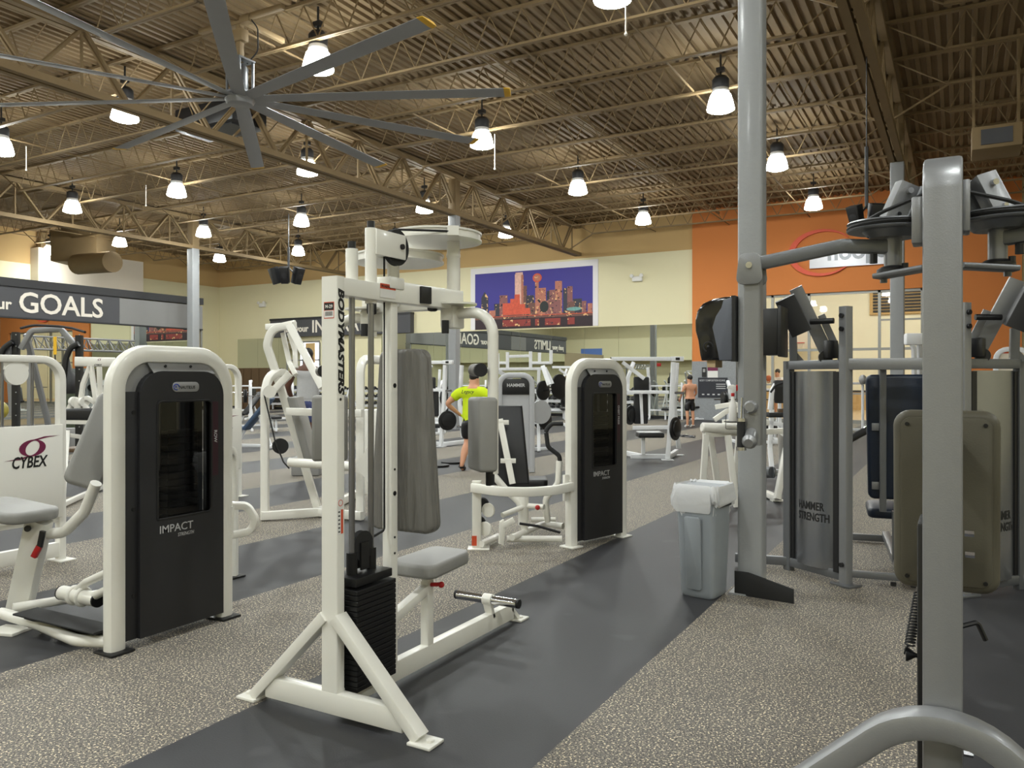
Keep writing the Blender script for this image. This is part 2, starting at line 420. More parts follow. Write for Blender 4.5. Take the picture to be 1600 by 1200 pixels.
mb = MB(); mb.span((XL, bk0, 3.4), (XL+.6, bk1, 7.3)); struct('wall_bulkhead', mb, 'wallw', smooth=False)
mb = MB(); mb.mi = 1; mb.span((XL, YF-.25, 0), (XR, YF, DECK+.3)); mb.span((XL, YF, 3.3), (-20, YF+1.6, 5.4)); mb.span((-20, YF, 3.3), (-6, YF+1.2, 5.4)); struct('wall_front', mb, ['wallt', 'wallc'], smooth=False)
mb = MB(); mb.span((XR, YF, 0), (XR+.25, YB, DECK+.3)); struct('wall_right', mb, 'wallc', smooth=False)
for nm, lo, hi in (('baseboard_back', (XL, YB-.02, 0), (XO, YB, .12)), ('baseboard_left', (XL, YF, 0), (XL+.02, YB, .12))):
    mb = MB(); mb.span(lo, hi); struct(nm, mb, 'charband', smooth=False)
# mirrors along the back wall
def mirror(lo, hi, label, group):
    mb = MB(); mb.span(lo, hi); return tag(mb.obj('wall_mirror', 'mirror', smooth=False), label, 'mirror', group)
x = XO-.03; w = 1.52; i = 0
while x-w > XL and x > -24.2:
    mirror((x-w, YB-.02, .14), (x-.008, YB-.006, MT), 'tall mirror panel on the cream back wall below the skyline picture', 'mirror panels on the back wall'); x -= w
x = -29.5
while x-w > XL:
    mirror((x-w, YB-.02, .14), (x-.008, YB-.006, MT), 'tall mirror panel at the far left end of the back wall', 'mirror panels in the far corner'); x -= w
# far doorway, brightly lit, under the wall lettering
d0, d1 = PY(449, 560, YB).x, PY(500, 560, YB).x
mb = MB(); mb.span((d0, YB-.012, .1), (d1, YB-.006, MT-.3)); mb.mi = 1
for xx in (d0, (d0+d1)/2, d1): mb.span((xx-.04, YB-.05, 0), (xx+.04, YB-.005, MT-.3))
mb.span((d0, YB-.05, 2.5), (d1, YB-.005, 2.58)); mb.span((d0, YB-.05, MT-.3), (d1, YB-.005, MT-.2))
struct('window_1', mb, ['day', 'alum'], smooth=False)
mb = MB(); q0, q1 = PY(478, 560, YB-.08), PY(492, 560, YB-.08); mb.span((q0.x, YB-.10, 2.4), (q1.x, YB-.06, 3.4)); struct('trim_901', mb, 'wallt', smooth=False)
# partition with mirrors and the big letter sign
XP = -28.0; py1 = PX(314, 500, XP).y; py0 = -6.0
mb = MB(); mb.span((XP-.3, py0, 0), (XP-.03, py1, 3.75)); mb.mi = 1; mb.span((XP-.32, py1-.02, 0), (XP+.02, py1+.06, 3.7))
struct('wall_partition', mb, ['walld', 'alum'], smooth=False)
y = py1-.1
while y-1.6 > 2:
    mirror((XP-.03, y-1.6, .2), (XP-.015, y-.008, 3.62), 'tall mirror panel on the partition under the large letter sign', 'mirror panels on the partition'); y -= 1.6
def letter_sign(y0, y1, ysplit, small, big, ys_, yb, szs, szb, label, cat='sign'):
    t = thing('letter_sign', label, cat, (XP, y0, 3.66), 0)
    mb = MB(); mb.span((XP-.34, y0, 4.70), (XP+.10, y1, 4.98)); mb.span((XP-.34, y0, 3.63), (XP+.06, y1, 3.68)); mb.obj('fascia', 'charband', t, smooth=False)
    mb = MB(); mb.span((XP-.3, y0, 3.68), (XP+.03, ysplit, 4.70)); mb.obj('dark_panel', 'signd', t, smooth=False)
    mb = MB(); mb.span((XP-.3, ysplit, 3.68), (XP+.035, y1, 4.66)); mb.obj('grey_panel', 'signl', t, smooth=False)
    text('lettering', small, (XP+.045, ys_, 3.92), (0, 1, 0), UP, szs, 'letter', t, .01, .012, align='RIGHT')
    text('lettering', big, (XP+.045, yb, 3.86), (0, 1, 0), UP, szb, 'letter', t, .012, .014, .98)
ysp = PX(186, 480, XP).y; yG = PX(27, 480, XP).y
letter_sign(11.2, py1+.05, ysp, 'set your', 'GOALS', yG-.22, yG, .52, .99, 'dark grey wall sign with white GOALS lettering above the partition mirrors')
letter_sign(2.0, 11.15, 8.9, 'push your', 'LIMITS', 4.6, 4.85, .52, .99, 'dark wall sign with LIMITS lettering seen reversed in the mirror')
# INSPIRATION sign on the back wall
s0, s1 = PY(422, 510, YB-.3).x, PY(641, 510, YB-.3).x; yI = PY(487, 510, YB-.3).x; yy = PY(455, 510, YB-.3).x
t = thing('letter_sign', 'grey wall sign with white INSPIRATION lettering on the far back wall', 'sign', (s0, YB-.3, 3.75))
mb = MB(); mb.span((s0, YB-.3, 3.74), (s1, YB-.01, 4.66)); mb.obj('panel', 'signd', t, smooth=False)
mb = MB(); mb.span((s0-.02, YB-.33, 4.6), (s1+.02, YB-.01, 4.7)); mb.obj('fascia', 'charband', t, smooth=False)
text('lettering', 'find your', (yI-.22, YB-.31, 3.98), (1, 0, 0), UP, .46, 'letter', t, .008, .012, align='RIGHT')
text('lettering', 'INSPIRATION', (yI, YB-.31, 3.92), (1, 0, 0), UP, .88, 'letter', t, .01, .012, .98)
# ---- skyline mural
def mural():
    X0, X1 = PY(743, 470, YB).x, PY(926.7, 470, YB).x
    zt = (PY(743, 430, YB).z+PY(926.7, 414, YB).z)/2; zb = (PY(743, 516, YB).z+PY(926.7, 508.6, YB).z)/2
    B0, B1 = PY(736, 470, YB).x, PY(935, 470, YB).x; bt = (PY(736, 422, YB).z+PY(935, 403, YB).z)/2
    t = thing('skyline_picture', 'large wall picture of an orange-lit city skyline under a violet night sky', 'picture', ((X0+X1)/2, YB, zb))
    mb = MB(); mb.span((B0, YB-.03, zb), (B1, YB-.002, bt)); mb.obj('border', 'wallw' if 0 else 'mur_border', t, smooth=False)
    W_, H_ = X1-X0, zt-zb; mb = MB(); k = [0]
    def poly(pts, mi):
        mb.mi = mi; k[0] += 1; yy = YB-.033-.0004*k[0]
        mb.face([mb.bm.verts.new((X0+x/700*W_, yy, zb+(1-y/345)*H_)) for x, y in pts])
    R = lambda x0, y0, x1, y1, mi: poly([(x0, y1), (x1, y1), (x1, y0), (x0, y0)], mi)
    R(0, 0, 700, 345, 0); R(0, 282, 700, 345, 4); R(0, 258, 700, 285, 3)
    for x0, y0, x1, mi in ((122, 190, 160, 6), (155, 140, 205, 5), (40, 150, 85, 6), (300, 90, 322, 3), (318, 150, 365, 6), (392, 110, 435, 2), (440, 130, 462, 6), (455, 125, 500, 5), (488, 75, 528, 2), (535, 120, 560, 6), (558, 110, 588, 5), (590, 185, 640, 6), (430, 185, 520, 5), (330, 195, 372, 3), (640, 200, 665, 5), (560, 200, 600, 3), (672, 215, 698, 2), (90, 230, 130, 2)): R(x0, y0, x1, 268, mi)
    poly([(40, 150), (85, 150), (62, 112)], 6)
    R(250, 18, 290, 262, 7); R(254, -8+16, 298, 30, 7); R(288, 24, 302, 262, 2)
    poly([(175, 262), (175, 190), (222, 190), (222, 165), (248, 165), (248, 140), (280, 140), (280, 165), (282, 200), (310, 200), (312, 225), (340, 225), (345, 262)], 1)
    R(372, 70, 393, 262, 2)
    poly([(384+27*math.cos(a*math.pi/10), 48+27*math.sin(a*math.pi/10)) for a in range(20)][::-1], 1)
    poly([(384+19*math.cos(a*math.pi/10), 48+19*math.sin(a*math.pi/10)) for a in range(20)][::-1], 2)
    poly([(425+26*math.cos(a*math.pi/8), 222+34*math.sin(a*math.pi/8)) for a in range(16)][::-1], 8)
    poly([(595+42*math.cos(a*math.pi/8), 243+11*math.sin(a*math.pi/8)) for a in range(16)][::-1], 9)
    for x0, x1 in ((175, 345), (372, 395), (430, 520), (560, 600)): R(x0, 292, x1, 332, 10)
    R(0, 268, 700, 272, 1)
    mb.obj('picture_print', ['mur_sky', 'mur_or', 'mur_tan', 'mur_town', 'mur_river', 'mur_mid', 'mur_dark', 'mur_pale', 'mur_tree', 'mur_teal', 'mur_refl'], t, smooth=False)
for k, c in (('sky', (58, 50, 140)), ('or', (206, 84, 58)), ('tan', (178, 112, 92)), ('town', (110, 74, 66)), ('river', (44, 26, 34)), ('mid', (136, 86, 84)), ('dark', (52, 50, 62)), ('pale', (220, 176, 160)), ('tree', (34, 40, 38)), ('teal', (110, 160, 156)), ('refl', (140, 52, 46)), ('border', (226, 222, 224))):
    M['mur_'+k] = floor_mat('print_'+k, c, [(7 if k != 'mid' else 9, .6, (232, 186, 128), ord(k[0])), (9, .62, (30, 28, 40), 5)], .6) if k in ('dark', 'town', 'mid', 'tan', 'refl') else mat('print_'+k, c, .6, 0, .06 if k in ('sky', 'border') else .35, .8 if k in ('sky', 'border') else 14)
mural()
# ---- orange wall: ring emblem with hoops plate
cR = PY(1283, 395, YB-.15); rx = abs(PY(1335, 400, YB-.15).x-PY(1231, 400, YB-.15).x)/2; rz = (PY(1283, 364, YB-.15).z-PY(1283, 437, YB-.15).z)/2
t = thing('hoops_sign', 'orange ring emblem with a silver hoops plate high on the orange wall', 'sign', (cR.x, YB-.12, cR.z-rz))
mb = MB(); a0, a1 = 35, 325
outer = [(math.cos(math.radians(a)), math.sin(math.radians(a))) for a in range(a0, a1+1, 10)]
poly = [(x*rx, z*rz) for x, z in outer]+[(x*rx*(.98-.17*math.sin(math.pi*i/(len(outer)-1)))+.0, z*rz*(.98-.17*math.sin(math.pi*i/(len(outer)-1)))) for i, (x, z) in list(enumerate(outer))[::-1]]
n = len(outer)
for i in range(n-1):
    q = [poly[i], poly[i+1], poly[2*n-2-i], poly[2*n-1-i]]
    mb.prism(q, (cR.x, YB-.17, cR.z), (1, 0, 0), UP, .1)
M['ring'] = mat('red_orange_ring', (222, 92, 66), .6, 0, .08, 10, .3, bscale=40); mb.obj('ring', 'ring', t)
p0, p1 = PY(1265, 418, YB-.2), PY(1396, 378, YB-.2); zc = (PY(1265, 402, YB-.2).z+PY(1385, 398, YB-.2).z)/2
mb = MB(); mb.span((p0.x, YB-.22, zc-.36), (p1.x, YB-.18, zc+.40)); M['plate'] = mat('pale_silver_plate', (206, 206, 212), .35, .2, .03); mb.obj('plate', 'plate', t, smooth=False)
text('lettering', 'hoops', (PY(1292, 400, YB-.22).x, YB-.225, zc-.1), (1, 0, 0), UP, .78, 'silverd', t, .02, .02)
# ---- glazing and the basketball court behind it
mb = MB(); t_ = .05
vx = [GX0+.02]+[PY(q, 500, YB).x for q in (1207, 1264, 1374, 1441)]+[GX1-.02]
vx = [v for v in vx if GX0 <= v <= GX1]
for xx in vx: mb.box((xx, YB+.05, GZ/2), (.09, .12, GZ))
mb.box(((GX0+GX1)/2, YB+.05, GZ-.04), (GX1-GX0, .12, .09)); mb.box(((GX0+GX1)/2, YB+.05, .06), (GX1-GX0, .12, .12))
zt = PY(1320, 546, YB).z; z2 = PY(1400, 499, YB).z; z3 = PY(1225, 601, YB).z
mb.box(((GX0+GX1)/2, YB+.05, zt), (GX1-GX0, .1, .09)); mb.box(((vx[3]+GX1)/2, YB+.05, z2), (GX1-vx[3], .1, .06)); mb.box(((vx[1]+GX0)/2, YB+.05, z3), (vx[1]-GX0, .1, .06))
mb.box(((vx[2]+vx[3])/2, YB-.06, 1.05), ((vx[3]-vx[2])*.8, .05, .06))
mb.mi = 1; mb.quad((GX0, YB+.05, .06), (GX1, YB+.05, .06), (GX1, YB+.05, GZ-.04), (GX0, YB+.05, GZ-.04))
struct('window_2', mb, ['alum', 'glass'], smooth=False)
CY = 44.0
mb = MB(); mb.span((-18, YB+.25, -.1), (9, CY, 0)); struct('floor_court', mb, 'wood', smooth=False)
mb = MB(); mb.span((-18, CY, 0), (9, CY+.2, 9)); mb.mi = 1; mb.span((-18, CY-.02, 0), (9, CY, .9)); mb.mi = 2; mb.span((-18, CY-.025, .9), (9, CY, 1.0)); struct('wall_court', mb, ['courtw', 'wallt', 'charband'], smooth=False)
mb = MB(); mb.span((9, YB+.25, 0), (9.2, CY, 9)); mb.span((-18.2, YB+.25, 0), (-18, CY, 9)); struct('wall_courtside', mb, 'courtw', smooth=False)
mb = MB(); mb.span((-18, YB+.25, 9), (9, CY, 9.1)); struct('ceiling_court', mb, 'wallc', smooth=False)
hp = P(1251, 536, 41)
t = thing('basketball_hoop', 'basketball hoop with glass backboard seen through the court windows', 'hoop', (hp.x, CY-.5, 0))
mb = MB(); mb.span((hp.x-.9, CY-1.0, hp.z-.25), (hp.x+.9, CY-.96, hp.z+.85)); mb.obj('backboard', 'wallw', t, smooth=False)
mb = MB(); mb.sweep(circ(.02, 8), [(hp.x+.23*math.cos(a*math.pi/10), CY-1.25+.23*math.sin(a*math.pi/10), hp.z) for a in range(20)], closed=True); mb.obj('rim', 'red', t)
mb = MB()
for a in range(10):
    mb.cyl((hp.x+.22*math.cos(a*math.pi/5), CY-1.25+.22*math.sin(a*math.pi/5), hp.z), (hp.x+.13*math.cos(a*math.pi/5+.3), CY-1.25+.13*math.sin(a*math.pi/5+.3), hp.z-.42), .008, 5)
mb.obj('net', 'letter', t)
mb = MB(); mb.bar((hp.x, CY-.05, hp.z+.3), (hp.x, CY-.98, hp.z+.3), .12, .12); mb.bar((hp.x, CY-.05, hp.z+.9), (hp.x, CY-.98, hp.z+.5), .06, .06); mb.obj('bracket', 'alum', t)
vp = P(1398, 478, 43)
t = thing('wall_vent', 'dark square ventilation grille high on the yellow court wall', 'vent', (vp.x, CY, vp.z-.7))
mb = MB(); mb.span((vp.x-.9, CY-.12, vp.z-.7), (vp.x+1.7, CY-.001, vp.z+.7)); mb.obj('grille_frame', 'wallt', t, smooth=False)
mb = MB()
for i in range(8): mb.span((vp.x-.75, CY-.16, vp.z-.6+.155*i), (vp.x+1.55, CY-.12, vp.z-.5+.155*i))
mb.obj('louvre', 'charband', t, smooth=False)
# ================================================================== CEILING FIXTURES
def high_bay(loc):
    t = thing('high_bay_light', 'glass high bay ceiling light', 'ceiling light', loc, 0, 'glass high bay lights under the roof')
    mb = MB(); mb.lathe([(.265, 0), (.27, .02), (.24, .16), (.20, .29), (.15, .33)], seg=20, caps=False); mb.mi = 1; mb.lathe([(.263, .004), (.2, -.025), (.001, -.035)], seg=20, caps=False)
    mb.obj('glass_shade', ['lens', 'lensb'], t, False)
    mb = MB(); mb.lathe([(.155, .325), (.17, .34), (.17, .38), (.155, .42)], seg=18); mb.obj('shade_collar', 'bwhite', t, False)
    mb = MB(); mb.lathe([(.15, .42), (.165, .45), (.165, .60), (.12, .66)], seg=18); mb.obj('ballast_housing', 'charband', t, False)
    mb = MB(); mb.cyl((0, 0, .66), (0, 0, 1.1), .02, 8); mb.box((0, 0, .8), (.16, .1, .08)); mb.obj('hanger', 'charband', t, False)
    return t
LZ = 6.9
lights = [
 (1126, 172, 'glass high bay light just left of the near grey column, high up'),
 (1214, 264, 'glass high bay light just right of the near grey column'),
 (1271, 326, 'glass high bay light in front of the orange wall above the ring emblem'),
 (957, 1, 'glass high bay light at the top edge of the photo, only its rim in view'),
 (903, 302, 'glass high bay light above the skyline picture, in the middle of the roof'),
 (1005, 349, 'glass high bay light near the corner where cream wall meets orange wall'),
 (753, 229, 'glass high bay light beside the tip of the right-hand fan blade'),
 (497, 110, 'large glass high bay light behind the yellow-tipped fan blade, right of the fan motor'),
 (195, 187, 'large glass high bay light behind the left fan blade'),
 (480, 272, 'glass high bay light below and right of the fan hub, cut by a girder'),
 (663, 331, 'glass high bay light half hidden behind the girder, left of the slim column'),
 (790, 370, 'small glass high bay light above the left part of the skyline picture'),
 (2, 240, 'glass high bay light cut by the left edge of the photo'),
 (276, 306, 'glass high bay light under the yellow-tipped blade at lower left of the fan'),
 (471, 352, 'glass high bay light directly above the hanging speaker trio, left of the fly machine'),
 (113, 331, 'glass high bay light left of centre above the GOALS lettering'),
 (318, 369, 'glass high bay light just right of the column at the end of the letter sign'),
 (466, 398, 'small far glass high bay light right of the hanging speaker pole'),
 (343, 408, 'small far glass high bay light near the far room corner'),
 (187, 384, 'small far glass high bay light above the round duct'),
 (78, 397, 'small far glass high bay light by the distant column at left'),
]
proto = None
def put_light(loc, label):
    global proto
    if proto is None: proto = high_bay(loc); o = proto
    else: o = copy_tree(proto); o.location = loc
    o['label'] = label; return o
for px, py, lb in lights: put_light(FL(px, py, LZ), lb)
q = FL(617, 388, LZ)
put_light(q, 'small glass high bay light behind the top of the white fly machine')
for x in (-4.1, -9.3, -14.6, -19.8, -25, -30.2):
    for y in (5.2, 0.0, -5.2):
        put_light((x, y, LZ), 'glass high bay light added out of view to light the front of the gym')  # unseen fixtures added to light the near floor and the mirrored front wall
for x, y in ((1.2, 0), (1.2, -5.2), (6.4, -5.2), (6.4, 0), (6.4, 5.2), (6.4, 12)): put_light((x, y, LZ), 'unseen glass high bay light added to brighten the right-hand side')  # added out of view to brighten the dark right-hand roof and floor
for x, y in ((-9, 35), (-3, 35), (3, 35), (-9, 40), (-3, 40), (3, 40)):
    o = put_light((x, y, 7.6), 'glass high bay light over the basketball court'); o['group'] = 'court lights'
# ---- the big ten-bladed fan
hub = FL(375, 155, 6.1); R_ = 4.4
t = thing('ceiling_fan', 'huge ten-bladed grey ceiling fan with yellow blade tips', 'fan', (hub.x, hub.y, 6.1))
mb = MB(); mb.lathe([(.05, -.10), (.20, -.09), (.24, -.03), (.24, .03), (.16, .07), (.05, .08)], hub, seg=20); mb.obj('hub', 'fan', t)
mb = MB(); mb.lathe([(.11, .05), (.13, .1), (.13, .50), (.10, .55)], hub, seg=16); mb.box(hub+V((0, 0, .62)), (.34, .34, .03)); mb.box(hub+V((0, 0, .12)), (.30, .30, .03))
for sx in (-.14, .14):
    for sy in (-.14, .14): mb.bar(hub+V((sx, sy, .1)), hub+V((sx, sy, .63)), .035, .035)
mb.obj('motor_frame', 'silverd', t)
mb = MB(); mb.bar(hub+V((0, 0, .6)), hub+V((0, 0, 1.3)), .09, .09); mb.box(hub+V((0, 0, 1.02)), (.24, .16, .2), None, .02); mb.box(hub+V((0, 0, 1.25)), (.5, .12, .1)); mb.bar(hub+V((-.95, 0, 1.29)), hub+V((.95, 0, 1.29)), .08, .08); mb.bar(hub+V((0, -.95, 1.29)), hub+V((0, .95, 1.29)), .08, .08)
mb.obj('mount', 'roof', t)
mb = MB(); mb.tube([hub+V((.05, .1, .6)), hub+V((.3, .1, .75)), hub+V((.35, .05, 1.1)), hub+V((.2, 0, 1.3))], .012, .15, seg=6); mb.obj('power_cable', 'rubber', t)
for k in range(10):
    a = TH+k*math.pi/5-math.radians(4); d = V((math.cos(a), math.sin(a), 0)); s = V((-math.sin(a), math.cos(a), 0))
    pit = -math.radians(9); y_ = s*math.cos(pit)+UP*math.sin(pit)
    prof = [(-.135, 0), (-.07, .024), (.02, .022), (.135, .004), (.135, -.002), (-.07, -.008)]
    mb = MB(); pts = [hub+d*.2, hub+d*1.5, hub+d*3.0, hub+d*(R_-.1)]
    up = d.cross(y_)
    mb.sweep(prof, pts, up, scale=[.8, .95, 1, 1]); b = mb.obj('blade', 'fan', t)
    mb = MB(); mb.sweep(prof, [hub+d*(R_-.1), hub+d*R_], up, scale=[1.06, .95]); mb.obj('tip', 'yellow', b)
# ---- hanging speakers
def speaker_trio(c, top, s, label):
    t = thing('hanging_speakers', label, 'speakers', c)
    mb = MB(); mb.cyl(c+V((0, 0, .1)), V((c.x, c.y, c.z+.1+(top-c.z)*.38)), .035*s, 10); mb.cyl(V((c.x, c.y, c.z+.1+(top-c.z)*.38)), V((c.x, c.y, top)), .012*s, 8); mb.obj('pole', 'black', t)
    for a in (-55, 0, 55):
        r = math.radians(a)+TH; d = V((math.sin(r), -math.cos(r), -.35)).normalized(); x, y, z = frame(d, (0, 0, 1))
        poly = [(-.23*s, -.10*s), (.23*s, -.13*s), (.23*s, .13*s), (-.23*s, .10*s)]; mb = MB(); mb.cyl(c+V((0, 0, .12*s)), c+d*.3*s, .02*s, 8); mb.obj('speaker_arm', 'black', t)
        mb = MB(); mb.prism(poly, c+d*.40*s, x, y, .24*s, .03*s); o = mb.obj('speaker_box', 'black', t)
        mb = MB(); mb.lathe([(.08*s, 0), (.05*s, .004)], c+d*.522*s, d, 14); mb.obj('cone', 'charband', o)
    return t
speaker_trio(P(451, 425, 28), JB, 1.25, 'trio of black loudspeakers hanging from a pole near the far corner')
speaker_trio(P(1354, 332, 12.8), GB+.02, .78, 'trio of black loudspeakers on a rod hung from the right-hand girder')
# ---- emergency lights
def emergency(px, py, Y, label):
    c = PY(px, py, Y); t = thing('emergency_light', label, 'light', (c.x, Y, c.z-.15))
    mb = MB(); mb.box((c.x, Y-.07, c.z), (.42, .14, .2), None, .02); mb.obj('housing', 'paper', t)
    for s in (-.19, .19):
        mb = MB(); mb.lathe([(.06, 0), (.075, .06), (.075, .1)], (c.x+s, Y-.12, c.z+.13), (s, -1, -.2), 12); mb.obj('lamp_head', 'paper', t)
emergency(997, 436, YB, 'white twin-head emergency light on the cream wall right of the picture')
emergency(412, 477, YB, 'white twin-head emergency light on the cream wall near the far corner')
# ---- round duct and plenum at the far left, skylight, pipes
t = thing('air_duct', 'tan round air duct with a boxed plenum in front of the pale bulkhead', 'duct', P(135, 422, 33))
mb = MB(); a, b = P(122, 413, 33), P(176, 409, 31.6); mb.sweep(circ(.42, 20), [a, b]); mb.obj('round_duct', 'roof', t)
mb = MB(); c = P(131, 388, 33.6); mb.box(c, (1.9, 1.6, 1.3), TH, .03); mb.box(c+V((0, 0, .8)), (1.3, 1.1, .36), TH); mb.obj('plenum', 'roof', t)
t = thing('air_duct', 'grey rectangular roof duct above the grey frame at the right edge', 'duct', P(1556, 225, 15))
c = P(1556, 222, 15); mb = MB(); mb.box(c, (.8, .9, .42), .0, .02); mb.obj('duct_box', 'roof', t)
for sx in (-.36, .36):
    mb = MB(); mb.bar(c+V((sx, 0, .2)), V((c.x+sx, c.y, DECK)), .05, .05); mb.obj('hanger', 'roof', t)
mb = MB(); mb.box(c+V((0, -.46, 0)), (.5, .02, .28)); mb.obj('grille', 'signd', t)
c = FL(345, 205, JB-.05); t = thing('roof_fan_unit', 'dark recessed roof opening behind the fan hub', 'vent', c)
mb = MB(); mb.box(c+V((0, 0, .25)), (1.9, 1.0, .5), 0, .02); mb.box(c+V((0, 0, -.01)), (1.5, .7, .04)); mb.obj('housing', 'black', t)
def pipe(pts, r, label, hang=()):
    mb = MB(); mb.tube(pts, r, .15, seg=10)
    for x, y, z in hang: mb.cyl((x, y, z), (x, y, DECK-.06), .012, 6)
    o = mb.obj('sprinkler_pipe', 'roof'); tag(o, label, 'pipe')
pipe([(1.9, YF+.1, JB-.09), (1.9, 29, JB-.09)], .06, 'long tan sprinkler pipe along the roof right of the girder')
pipe([(-.9, 12.6, JB-.2), (10.5, 12.6, JB-.2)], .05, 'tan sprinkler pipe crossing the dark right side of the roof')
pipe([(2.3, 17.45, 6.6), (2.3, 17.45, 7.26), (10.5, 17.45, 7.26)], .06, 'tan bent pipe with a short drop on the right side of the roof', [(x, 17.45, 7.26) for x in (3.5, 6, 8.5)])
pipe([(-7.9, 3, DECK-.25), (-7.9, 30, DECK-.25)], .045, 'thin tan conduit along the roof deck between the girders')
# sprinkler drops
for i, (px, py, d) in enumerate(((978, 40, 11.0), (41, 258, 20), (773, 256, 19), (228, 315, 24))):
    c = P(px, py, d); mb = MB(); mb.cyl(c+V((0, 0, -.12)), V((c.x, c.y, JB+.03)), .012, 6); mb.ball(c+V((0, 0, -.12)), .025, (1, 1, 1), 8)
    tag(mb.obj('pull_cord', 'letter'), ('white pull cord hanging from the roof at top centre', 'white cord hanging below a joist at far left', 'white cord hanging left of the middle roof light', 'thin cord hanging above the letter sign')[i], 'cord')
# fire alarms
for px, py, lb in ((1569, 556, 'small red fire alarm on the orange wall at the right edge'),):
    c = PY(px, py, YB-.13); mb = MB(); mb.box((c.x, YB-.16, c.z), (.22, .08, .22), None, .02); mb.lathe([(.07, 0), (.05, .02)], (c.x, YB-.2, c.z), (0, -1, 0), 12)
    tag(mb.obj('fire_alarm', 'red'), lb, 'fire alarm')
c = V((-24.0, YF+1.62, 2.9)); 
T = thing('wall_banner', 'blue banner high on the opposite wall, seen only in the mirror', 'banner', (-30.7, YF+1.6, 3.5)); mb = MB(); mb.span((-31.8, YF+1.59, 3.5), (-29.6, YF+1.62, 4.5)); M['blueb'] = mat('blue_banner', (96, 128, 200), .6); mb.obj('banner_cloth', 'blueb', T, smooth=False)
mb = MB(); mb.box(c, (.4, .06, .3), None, .02); tag(mb.obj('exit_sign', 'red'), 'small red wall sign seen in the mirror above the white press frame', 'sign')
# ================================================================== TALL WHITE FLY MACHINE (front)
X0 = -2.5
T = thing('pec_fly_machine', 'tall white pec fly machine in front with black lettering down its post', 'exercise machine', (X0, 2.79, 0))
mb = MB(); mb.bar((-2.90, 2.79, .08), (-2.09, 2.79, .08), .055, .10); mb.obj('front_bar', 'white', T)
mb = MB(); mb.bar((X0, 2.82, .08), (X0, 4.44, .08), .055, .10); mb.bar((X0, 4.42, .1), (X0, 4.52, .012), .055, .03); mb.obj('floor_beam', 'white', T)
for x, y in ((-3.01, 2.79), (-1.985, 2.79), (X0, 4.53)):
    mb = MB(); mb.box((x, y, .007), (.12, .11, .014), None, .004); mb.lathe([(.018, .014), (.018, .024), (.008, .03)], (x+(-.025 if x < -2.6 else .025), y, 0), seg=8); mb.obj('foot_plate', 'white', T)
for sx in (-1, 1):
    mb = MB(); xe = -2.985 if sx < 0 else -2.01; mb.bar((xe, 2.79, .02), (X0+sx*.03, 2.79, .47), .052, .075, (0, 1, 0)); mb.obj('brace', 'white', T)
mb = MB(); mb.sweep(rrect(.095, .052, .006), [(X0, 2.79, .04), (X0, 2.79, 2.02)], (0, 1, 0)); up1 = mb.obj('front_post', 'white', T)
mb = MB(); mb.bar((X0, 2.81, 1.976), (X0, 3.25, 1.976), .092, .083); mb.obj('top_beam', 'white', T)
mb = MB(); mb.sweep(rrect(.056, .056, .006), [(X0, 3.21, .1), (X0, 3.21, 1.96)], (0, 1, 0)); mu = mb.obj('rear_post', 'white', T)
mb = MB()
for z in (1.52, .98, .76, .68, 1.1):
    mb.cyl((X0+.028, 3.21, z), (X0+.031, 3.21, z), .012 if z in (1.52, .98) else .006, 10)
mb.obj('bolt_holes', 'black', mu)
mb = MB()
mb.bar((X0, 3.17, 1.99), (-2.425, 3.72, 1.985), .075, .105); mb.bar((-2.42, 3.665, 1.985), (-3.03, 3.665, 1.985), .075, .10)
mb.box((X0, 3.2, 2.03), (.11, .12, .06), None, .008); mb.obj('yoke', 'white', T)
mb = MB(); mb.box((X0+.062, 3.41, 1.988), (.05, .075, .088), math.radians(-8), .004); mb.obj('open_tube_end', 'black', T)
for y, z0, z1 in ((2.92, 2.0, 2.165), (3.06, 1.92, 2.285)):
    mb = MB(); mb.cyl((X0, y, z0), (X0, y, z1), .029); st = mb.obj('rod_socket', 'white', T)
    mb = MB(); mb.cyl((X0, y, z1), (X0, y, z1+.035), .019, 10); mb.obj('rod_cap', 'black', st)
    mb = MB(); mb.cyl((X0, y, .12), (X0, y, 1.95), .0145); mb.obj('guide_rod', 'steel', T)
mb = MB(); mb.box((X0+.032, 3.175, 2.22), (.012, .235, .125), None, .004); mb.box((X0-.032, 3.175, 2.22), (.012, .235, .125), None, .004); mb.box((X0, 3.10, 2.22), (.06, .08, .125), None, .004); mb.obj('pulley_bracket', 'white', T)
mb = MB(); mb.lathe([(.02, -.016), (.09, -.016), (.093, -.012), (.082, 0), (.093, .012), (.09, .016), (.02, .016)], (X0, 3.255, 2.22), (1, 0, 0), 32); mb.lathe([(.014, .036), (.014, .05)], (X0, 3.255, 2.22), (1, 0, 0), 10); mb.obj('top_pulley', 'rubber', T)
mb = MB(); mb.tube([(X0, 3.163, 2.2), (X0, 3.163, .8), (X0, 3.06, .78)], .006, .02, seg=6); mb.tube([(X0+.0, 3.255, 2.312), (-2.31, 3.5, 2.325)], .006, 0, seg=6); mb.obj('cable', 'rubber', T)
mb = MB()
for dx in (-.02, .02): mb.box((X0+dx, 2.99, .71), (.008, .06, .13))
mb.obj('pulley_clevis', 'black', T)
mb = MB(); mb.lathe([(.01, -.014), (.072, -.014), (.06, 0), (.072, .014), (.01, .014)], (X0, 2.99, .755), (1, 0, 0), 24); mb.obj('stack_pulley', 'rubber', T)
for i in range(19):
    mb = MB(); mb.box((X0, 2.985, .128+.0246*i), (.20, .29, .0225), None, .003, 1); mb.obj('weight_plate', 'iron', T)
mb = MB(); mb.box((X0, 2.985, .613), (.17, .27, .04), None, .005)
for y in (2.92, 3.06): mb.cyl((X0, y, .63), (X0, y, .735), .026)
mb.obj('stack_head', 'iron', T)
